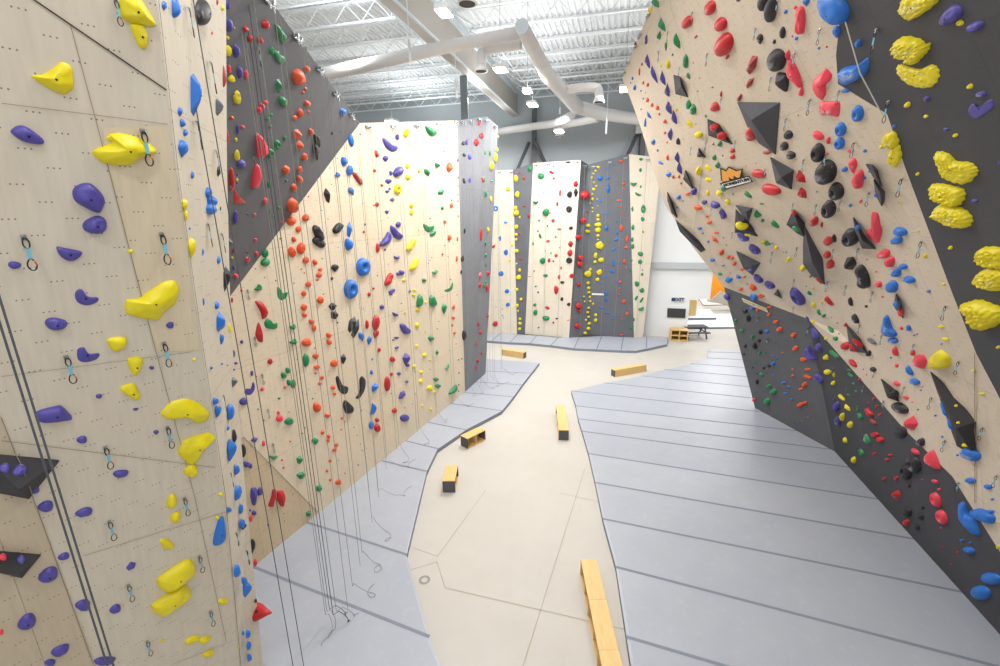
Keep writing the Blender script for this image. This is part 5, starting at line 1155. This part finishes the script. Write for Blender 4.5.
for a, b, w in (((976, 353), (976, 503), .018), ((670, 0), (708, 128), .008), ((708, 128), (697, 215), .008), ((692, 250), (709, 118), .006), ((243, 437), (317, 512), .014)):
    seamstrip(sm, a, b, w, off=.02)
tag(sm.build('trim_4', SEAM2), 'thin panel joints on the right wall and left plywood', 'panel joint', kind='structure')

# ------------------------------------------------------------------ ropes and anchors
def make_anchor():
    r = bpy.data.objects.new('rope_anchor', None); COL.objects.link(r); r.empty_display_size = .05
    w = MB(); w.box((0, .01, .03), .26, .02, .07); w.box((-.1, -.03, .03), .04, .1, .05); w.box((.1, -.03, .03), .04, .1, .05); part(w, 'anchor_plate', STEEL, r)
    for s in (-1, 1):
        w = MB(); ring(w, (s*.08, -.06, -.06), .035, .07, .009, 10); part(w, 'carabiner', STEEL, r, True)
    return r
anc = make_anchor(); ak = list(anc.children); firsta = True
AN = [(265.6, 1, 'overhang'), (295, 38, 'overhang'), (318, 70, 'overhang'), (334, 94, 'overhang'), (350, 115, 'overhang'),
      (367.5, 128, 'plywood'), (392.5, 127.5, 'plywood'), (416, 127, 'plywood'), (437.6, 125, 'plywood'), (455, 122.8, 'plywood'),
      (462.5, 123, 'pillar'), (470.5, 122, 'pillar'), (478.7, 120, 'pillar'), (486, 121, 'pillar'), (494.5, 127.5, 'pillar'),
      (499.6, 172.5, 'far'), (511.5, 172.5, 'far'), (536, 165.5, 'far'), (549, 164.5, 'far'), (565, 163.5, 'far'), (584.5, 166, 'far'), (593.6, 167, 'far'), (609.6, 162.5, 'far'), (625.6, 158.5, 'far'), (647.6, 160, 'far'),
      (647.5, 13, 'right'), (639, 32, 'right'), (634.5, 44, 'right'), (628, 60, 'right'), (623.5, 70, 'right')]
cnt = {}
WH = {'overhang': 'the grey overhang edge', 'plywood': 'the top of the tall plywood wall', 'pillar': 'the top of the grey pillar wall', 'far': 'the top of the far wall', 'right': 'the top edge of the right wall'}
for u, v, wn in AN:
    h = cast(u, v) or cast(u-2, v+3) or cast(u+2, v+3)
    if not h: continue
    i = cnt[wn] = cnt.get(wn, -1)+1
    if firsta: o = anc; firsta = False
    else:
        o = anc.copy(); COL.objects.link(o)
        for k in ak:
            kk = k.copy(); COL.objects.link(kk); kk.parent = o
    n = h[1]; o.location = h[0]+n*.03; o.rotation_euler = (0, 0, math.atan2(n.y, n.x)+math.pi/2)
    sc_ = .6 if wn == 'right' else .85; o.scale = (sc_,)*3
    tag(o, 'steel rope anchor on %s, %s counted %s' % (WH[wn], ordw(i), 'from the top' if wn in ('right', 'overhang') else 'from the left'), 'rope anchor', 'anchors on '+WH[wn])
    if wn == 'right': continue
    top = h[0]+Vector((n.x, n.y, 0)).normalized()*.14-Z*.1
    rnd = random.Random(i*31+len(wn))
    side = Vector((-n.y, n.x, 0)).normalized(); out = Vector((n.x, n.y, 0)).normalized()
    w = MB(); rr = .0048 if wn != 'far' else .008
    for s in (-1, 1):
        if wn == 'far' and s == 1 : 
            continue
        g = .09*s; p = top+side*g; pts = [p]
        if wn in ('overhang',): fx, fy = side*rnd.uniform(-.15, .15), out*0
        else: fx, fy = side*rnd.uniform(-.1, .1), out*.05
        for k in range(1, 9):
            t = k/8; pts.append(Vector((p.x, p.y, 0))+(fx+fy)*t+Z*(p.z+(.5-p.z)*t))
        if s == 1:
            # tail drops to the mat and curls there
            e = pts[-1]; dirv = out*rnd.uniform(.2, .7)+side*rnd.uniform(-.6, .6)
            for k in range(1, 14):
                t = k/13; a = 7*t+rnd.uniform(0, .3)
                pts.append(Vector((e.x, e.y, 0))+dirv*t*1.1+(side*math.sin(a)+out*(1-math.cos(a)))*.16*min(1, t*2)+Z*(.5*(1-min(1, t*3.5))+ZM+.025))
        else:
            pts[-1].z = .35
        w.tube(pts, rr, 5)
    o = w.build('climbing_rope', ROPEG, loc=top)
    tag(o, 'thin rope hanging from %s, %s counted %s' % (WH[wn], ordw(i), 'from the top' if wn == 'overhang' else 'from the left'), 'rope', 'top ropes')
# ropes hanging free in front of the left walls: picture point low on the rope, distance, thickness
FR = [((49, 480), 3.0, .0065, ROPED, 'left strand of the close pair of dark ropes before the near left wall'), ((56, 480), 3.02, .0065, ROPED, 'right strand of the close pair of dark ropes before the near left wall'),
      ((265, 505), 5.6, .006, ROPED, 'dark rope hanging past the narrow side of the near left wall, left one'), ((277, 505), 5.75, .006, ROPED, 'dark rope hanging past the narrow side of the near left wall, right one'),
      ((314, 520), 8.3, .006, ROPEG, 'rope in the dense bundle before the tall plywood wall, leftmost'), ((317, 520), 8.35, .006, ROPED, 'rope in the dense bundle before the tall plywood wall, second'),
      ((320, 520), 8.2, .007, ROPED, 'rope in the dense bundle before the tall plywood wall, third'), ((324, 520), 8.3, .006, ROPEG, 'rope in the dense bundle before the tall plywood wall, rightmost'),
      ((309, 500), 8.1, .005, ROPEG, 'thin rope just left of the dense rope bundle')]
for (px_, d, r_, mt, lb) in FR:
    b = atd(*px_, d); pts = []
    ztop = 13.0; zlow = .4 if d > 4 else .6
    for k in range(13):
        t = k/12; pts.append(Vector((b.x, b.y, ztop+(zlow-ztop)*t)))
    if d > 8:
        rnd = random.Random(int(px_[0])); dv = Vector((rnd.uniform(.2, .9), rnd.uniform(-.6, .5), 0))
        for k in range(1, 9): t = k/8; pts.append(Vector((b.x, b.y, 0))+dv*t*.8+Vector((math.sin(5*t)*.12, 0, .4*(1-min(1, 2*t))+ZM+.03)))
    w = MB(); w.tube(pts, r_, 6); tag(w.build('climbing_rope', mt, loc=Vector((b.x, b.y, 0))), lb, 'rope', 'free hanging ropes')
# the light rope on the upper right corner
h0, h1 = cast(850, 19), cast(887, 113)
w = MB(); w.tube([h0[0]+h0[1]*.06, (h0[0]+h1[0])/2+h0[1]*.12, h1[0]+h1[1]*.06], .008, 5)
tag(w.build('climbing_rope', simple('rope_light', (206, 200, 190), .9), loc=h0[0]), 'pale taut rope along the edge of the upper right grey corner', 'rope')

# ------------------------------------------------------------------ roof
def ab(a, b, z): return AA*a+BB*b+Z*z
DZ0 = 15.6
V = []; F = []
bs = []; b = -26.0
while b < 20: bs += [(b, 0), (b+.09, 0), (b+.12, .07), (b+.21, .07)]; b += .24
n = len(bs)
for a in (-2, 34): V += [ab(a, x, DZ0+h_) for x, h_ in bs]
F = [(i, i+1, n+i+1, n+i) for i in range(n-1)]
me = mesh('ceiling', V, F); o = link('ceiling', me, None, [DECKM]); tag(o, 'white corrugated metal roof deck', 'ceiling', kind='structure')
GZ = 14.0
gp0, gp1 = atz(384, 0, GZ), atz(530, 130, GZ)
ga = AA; gb = (gp0.dot(BB)+gp1.dot(BB))/2
k = 0
a = 4.0
while a < 31:
    for (b0_, b1_, sd) in ((-25, gb-.3, 'left'), (gb+.3, 16, 'right')):
        w = MB()
        w.bar(ab(a, b0_, (DZ0-.06)), ab(a, b1_, (DZ0-.06)), .12, .07); w.bar(ab(a, b0_+1, (DZ0-.72)), ab(a, b1_-1.0, (DZ0-.72)), .11, .06)
        x = b0_+1; up = False; st = 1.2
        while x < b1_-1.0:
            x2 = min(x+st/2, b1_-1.0)
            w.bar(ab(a, x, DZ0-.1 if up else (DZ0-.72)), ab(a, x2, (DZ0-.72) if up else DZ0-.1), .03, .03); up = not up; x = x2
        for e_, s_ in ((b0_+1, b0_), (b1_-1.0, b1_)): w.bar(ab(a, e_, (DZ0-.72)), ab(a, s_, DZ0-.1), .04, .04)
        tag(w.build('ceiling_joist', JOIST), 'white open-web roof joist %s of the taupe girder, %s from the near end' % (sd, ordw(k)), 'roof joist', 'roof joists', kind='structure')
    k += 1; a += 1.83
w = MB(); w.bar(ab(-2, gb, GZ+.05), ab(31.5, gb, GZ+.05), .5, .07, 1); w.bar(ab(-2, gb, GZ+.6), ab(31.5, gb, GZ+.6), .34, 1.2, 0); w.bar(ab(-2, gb, GZ+1.2), ab(31.5, gb, GZ+1.2), .5, .07, 1)
tag(w.build('ceiling_girder', [TAUPE, FLANGE]), 'deep taupe roof girder with pale flanges running to the back wall', 'girder', kind='structure')
# bridging rods between joists on both sides
w = MB()
for bb_ in (-9, -5.5, 2.5, 6.5, 10.5):
    w.bar(ab(3, bb_, DZ0-.7), ab(31, bb_, DZ0-.7), .03)
tag(w.build('trim_5', JOIST), 'thin bridging rods tying the roof joists together', 'bridging', kind='structure')
cp = aty(464, 90, 22.3)
w = MB(); w.bar((cp.x, cp.y, 0), (cp.x, cp.y, GZ), .32); tag(w.build('column', STEELP), 'blue-grey steel column under the roof girder behind the left walls', 'column', kind='structure')

# ducts
def smoothpath(P, it=3):
    P = [Vector(p) for p in P]
    for _ in range(it):
        Q = [P[0]]
        for i in range(len(P)-1): Q += [P[i]*.75+P[i+1]*.25, P[i]*.25+P[i+1]*.75]
        P = Q+[P[-1]]
    return P
def duct(pts, rads, label, capped=False, elbow=None):
    """a round duct thing: body (pipe), end cap or diffuser as parts"""
    P = [Vector(p) for p in pts]; root = empty('air_duct', P[0], label, 'duct')
    n = len(P); S = smoothpath(P) if elbow else P
    rs = [rads[0]+(rads[-1]-rads[0])*i/(len(S)-1) for i in range(len(S))]
    w = MB(); w.tube([p-P[0] for p in S], rs, 20); part(w, 'duct_pipe', DUCT, root, False)
    for po in root.children[0].data.polygons: po.use_smooth = len(po.vertices) == 4
    # seam collars
    for i in range(n-1):
        L_ = (P[i+1]-P[i]).length; kk = int(L_/1.5)
        for j in range(1, kk):
            if elbow: break
            c_ = P[i].lerp(P[i+1], j/kk); d_ = (P[i+1]-P[i]).normalized()*.03; r_ = rads[0]+(rads[-1]-rads[0])*((i+j/kk)/(n-1))
            w = MB(); w.tube([c_-d_-P[0], c_+d_-P[0]], r_*1.025, 20); part(w, 'duct_collar', DUCT, root)
    if capped:
        d_ = (P[0]-P[1]).normalized(); w = MB(); w.tube([d_*0, d_*.04], rads[0]*1.02, 20); part(w, 'end_cap', DUCTE, root)
    if elbow:
        e = P[-1]-P[0]; w = MB(); w.tube([e+Z*.02, e-Z*.12], [rads[-1], rads[-1]*1.35], 20); part(w, 'diffuser', DUCT, root, True)
        w = MB(); w.tube([e-Z*.09, e-Z*.125], rads[-1]*1.1, 20); part(w, 'diffuser_core', DARKG, root)
    return root
q = lambda u, v, z=12.9: atz(u, v, z)
j1 = q(577, 107)
duct([q(522, 27), q(548, 76), j1], [.19, .32], 'white main duct running away from its round end cap under the roof', True)
duct([j1, q(605, 114.5), q(690, 126)], [.3, .3], 'white duct leading right from the main duct to the right wall')
duct([q(521, 32), q(440, 48), q(330, 73), q(240, 94)], [.15, .24], 'long white duct leading left from the main duct across the girder')
e0 = q(487, 54); duct([q(521, 44), q(500, 47), q(486, 49.5), atz(481, 53, 12.8), atz(481, 67, 12.3)], [.15, .15], 'curved white branch duct turning down just below the long left duct', elbow=True)
duct([q(564, 90), q(580, 87.5), q(594, 87), q(599, 88.5), atz(599, 99, 12.3)], [.17, .17], 'curved white branch duct right of the main duct, turning down', elbow=True)
duct([q(572, 115), q(555, 123.5), q(530, 127), q(499, 131.5)], [.2, .2], 'white duct leading left behind the grey pillar wall')
duct([q(598, 118), q(580, 122), q(565, 124.5), q(560, 127), atz(559.5, 134, 12.35)], [.2, .2], 'short curved white branch duct nearest the back wall', elbow=True)
c = q(467, 3, 12.6); duct([c+Z*1.6, c+Z*.8, c+Z*.1], [.17, .17], 'white vertical duct stub with dark mouth near the top of the picture', elbow=True)

# high-bay lamps: fixture, rod; the real light sits under each
def lamp(u, v, z, w_, l_, power, label, rods=True):
    c = atz(u, v, z); root = empty('high_bay_lamp', c, label, 'ceiling lamp', 'high bay lamps')
    w = MB(); w_ *= .8; l_ *= .8; w.box((0, 0, .06), w_, l_, .1, BB, AA, Z); part(w, 'lamp_housing', WHITEP, root)
    w = MB(); w.box((0, 0, -.005), w_*.94, l_*.94, .03, BB, AA, Z); part(w, 'lamp_diffuser', LAMPE, root)
    w = MB(); w.bar((0, 0, .1), (0, 0, DZ0-z), .015); part(w, 'hanger_rod', STEEL, root)
    L = bpy.data.lights.new('lamp_light', 'AREA'); L.shape = 'RECTANGLE'; L.size = w_; L.size_y = l_; L.energy = power*(.4 if 'tall plywood' in label or 'grey pillar' in label else 1); L.color = (1, .985, .97)
    lo = bpy.data.objects.new('lamp_light', L); COL.objects.link(lo); lo.parent = root; lo.location = (0, 0, -.04)
    L = bpy.data.lights.new('added_uplight', 'AREA'); L.size = .5; L.energy = UP; lo = bpy.data.objects.new('added_uplight', L); COL.objects.link(lo); lo.parent = root; lo.location = (0, 0, .16); lo.rotation_euler = (math.pi, 0, 0)  # uplight added above the housing to brighten the ceiling
PW = 320; UP = 48
for u, v, z, a_, b_, lb in ((444, 13, 12.6, .36, .62, 'bright rectangular high-bay lamp nearest the camera, beside the taupe girder'), (500.5, 70, 12.6, .5, .7, 'bright high-bay lamp below the curved branch duct'),
                            (532.5, 105, 12.6, .5, .9, 'bright high-bay lamp left of the main duct bend'), (527.5, 92, 12.3, .4, .5, 'small hanging high-bay lamp just above another lamp'),
                            (625, 89.5, 12.5, .5, .9, 'bright high-bay lamp at the edge of the right wall'), (489, 136, 12.4, .5, .8, 'bright lamp glimpsed over the grey pillar wall'),
                            (559, 131.5, 12.2, .6, .9, 'bright lamp beside the duct nearest the back wall'), (392, 122, 12.6, .6, .9, 'lamp just showing over the tall plywood wall top')):
    lamp(u, v, z, a_, b_, PW, lb)
# the same lamps continue down the hall above and behind the camera
for a, b in ((9, 3.2), (4, 3.2), (4, -1.8), (-1.5, 3), (-1.5, -1.8), (9, -1.6)):
    p = ab(a, b, 13.4)
    L = bpy.data.lights.new('lamp_light', 'AREA'); L.shape = 'RECTANGLE'; L.size = .6; L.size_y = .9; L.energy = PW*.55; L.color = (1, .985, .97)
    lo = bpy.data.objects.new('lamp_light', L); COL.objects.link(lo); lo.location = p
    L = bpy.data.lights.new('added_uplight', 'AREA'); L.size = 1.2; L.energy = UP; lo = bpy.data.objects.new('added_uplight', L); COL.objects.link(lo); lo.location = p+Z*.1; lo.rotation_euler = (math.pi, 0, 0)  # added upward light, lifts the near roof deck
# unseen lamps added to lift the left bay and brighten the room beyond the passage
for a, b in ((15, -9), (22, -7), (27, -12), (10, -13)):
    p = ab(a, b, 13.2)
    L = bpy.data.lights.new('lamp_light', 'AREA'); L.size = .9; L.energy = PW*.5; lo = bpy.data.objects.new('lamp_light', L); COL.objects.link(lo); lo.location = p
    L = bpy.data.lights.new('added_uplight', 'AREA'); L.size = 1.6; L.energy = UP*2.2; L.color = (.93, .98, 1); lo = bpy.data.objects.new('added_uplight', L); COL.objects.link(lo); lo.location = p+Z*.3; lo.rotation_euler = (math.pi, 0, 0)  # added bluish uplight for a brighter left bay roof
for x, y in ((17, 33), (20, 38)):
    L = bpy.data.lights.new('lamp_light', 'AREA'); L.size = 1.5; L.energy = 500; lo = bpy.data.objects.new('lamp_light', L); COL.objects.link(lo); lo.location = (x, y, 8)
for a, b in ((16, 5.5), (21, 6.5), (25, 3)):  # unseen lamps without fixtures, added to brighten the far hall
    p = ab(a, b, 13.2); L = bpy.data.lights.new('lamp_light', 'AREA'); L.size = .9; L.energy = PW*.6; L.color = (1, .985, .97); lo = bpy.data.objects.new('lamp_light', L); COL.objects.link(lo); lo.location = p
# thin white pendant tubes on wires
for (ut, vt, ub, vb, lb) in ((407, 5, 408.5, 58, 'white pendant tube on a wire, left of the girder'), (455, 52, 456, 95, 'white pendant tube on a wire before the blue-grey column'), (608, 92, 608, 132, 'white pendant tube hanging below the right branch duct'), (560, 98, 560, 113, 'short white pendant tube by the main duct')):
    t = atz(ut, vt, 13.7) if vt < 60 else atz(ut, vt, 13.2); dd = (t-CAM).dot(CF); b = atd(ub, vb, dd); b.x, b.y = t.x, t.y
    root = empty('pendant_tube', b, lb, 'pendant', 'pendant tubes'); Lh = t.z-b.z
    w = MB(); w.tube([(0, 0, Lh*.4), (0, 0, Lh+.5)], .012, 5); part(w, 'wire', JOIST, root)
    w = MB(); w.tube([(0, 0, 0), (0, 0, Lh*.4)], .04, 8); part(w, 'tube', SIGNW, root, True)
# white wall lamp by the right column
c = onback(638.5, 130.5)-AA*.5
root = empty('wall_lamp', c, 'white box lamp on the steel column beside the right wall', 'lamp')
w = MB(); w.box((0, 0, 0), .35, .3, .5, BB, AA, Z); part(w, 'lamp_box', SIGNW, root)
w = MB(); w.bar((0, 0, 0), tuple(AA*.4), .1); part(w, 'bracket', BRACE, root)

# ------------------------------------------------------------------ added ambient fill, let in where the outer walls are left out
wd_ = bpy.data.worlds.new('ambient_fill'); scn.world = wd_; wd_.use_nodes = True
bg = wd_.node_tree.nodes['Background']; bg.inputs[0].default_value = (.93, .97, 1, 1); bg.inputs[1].default_value = .78
vs.exposure = 0.0
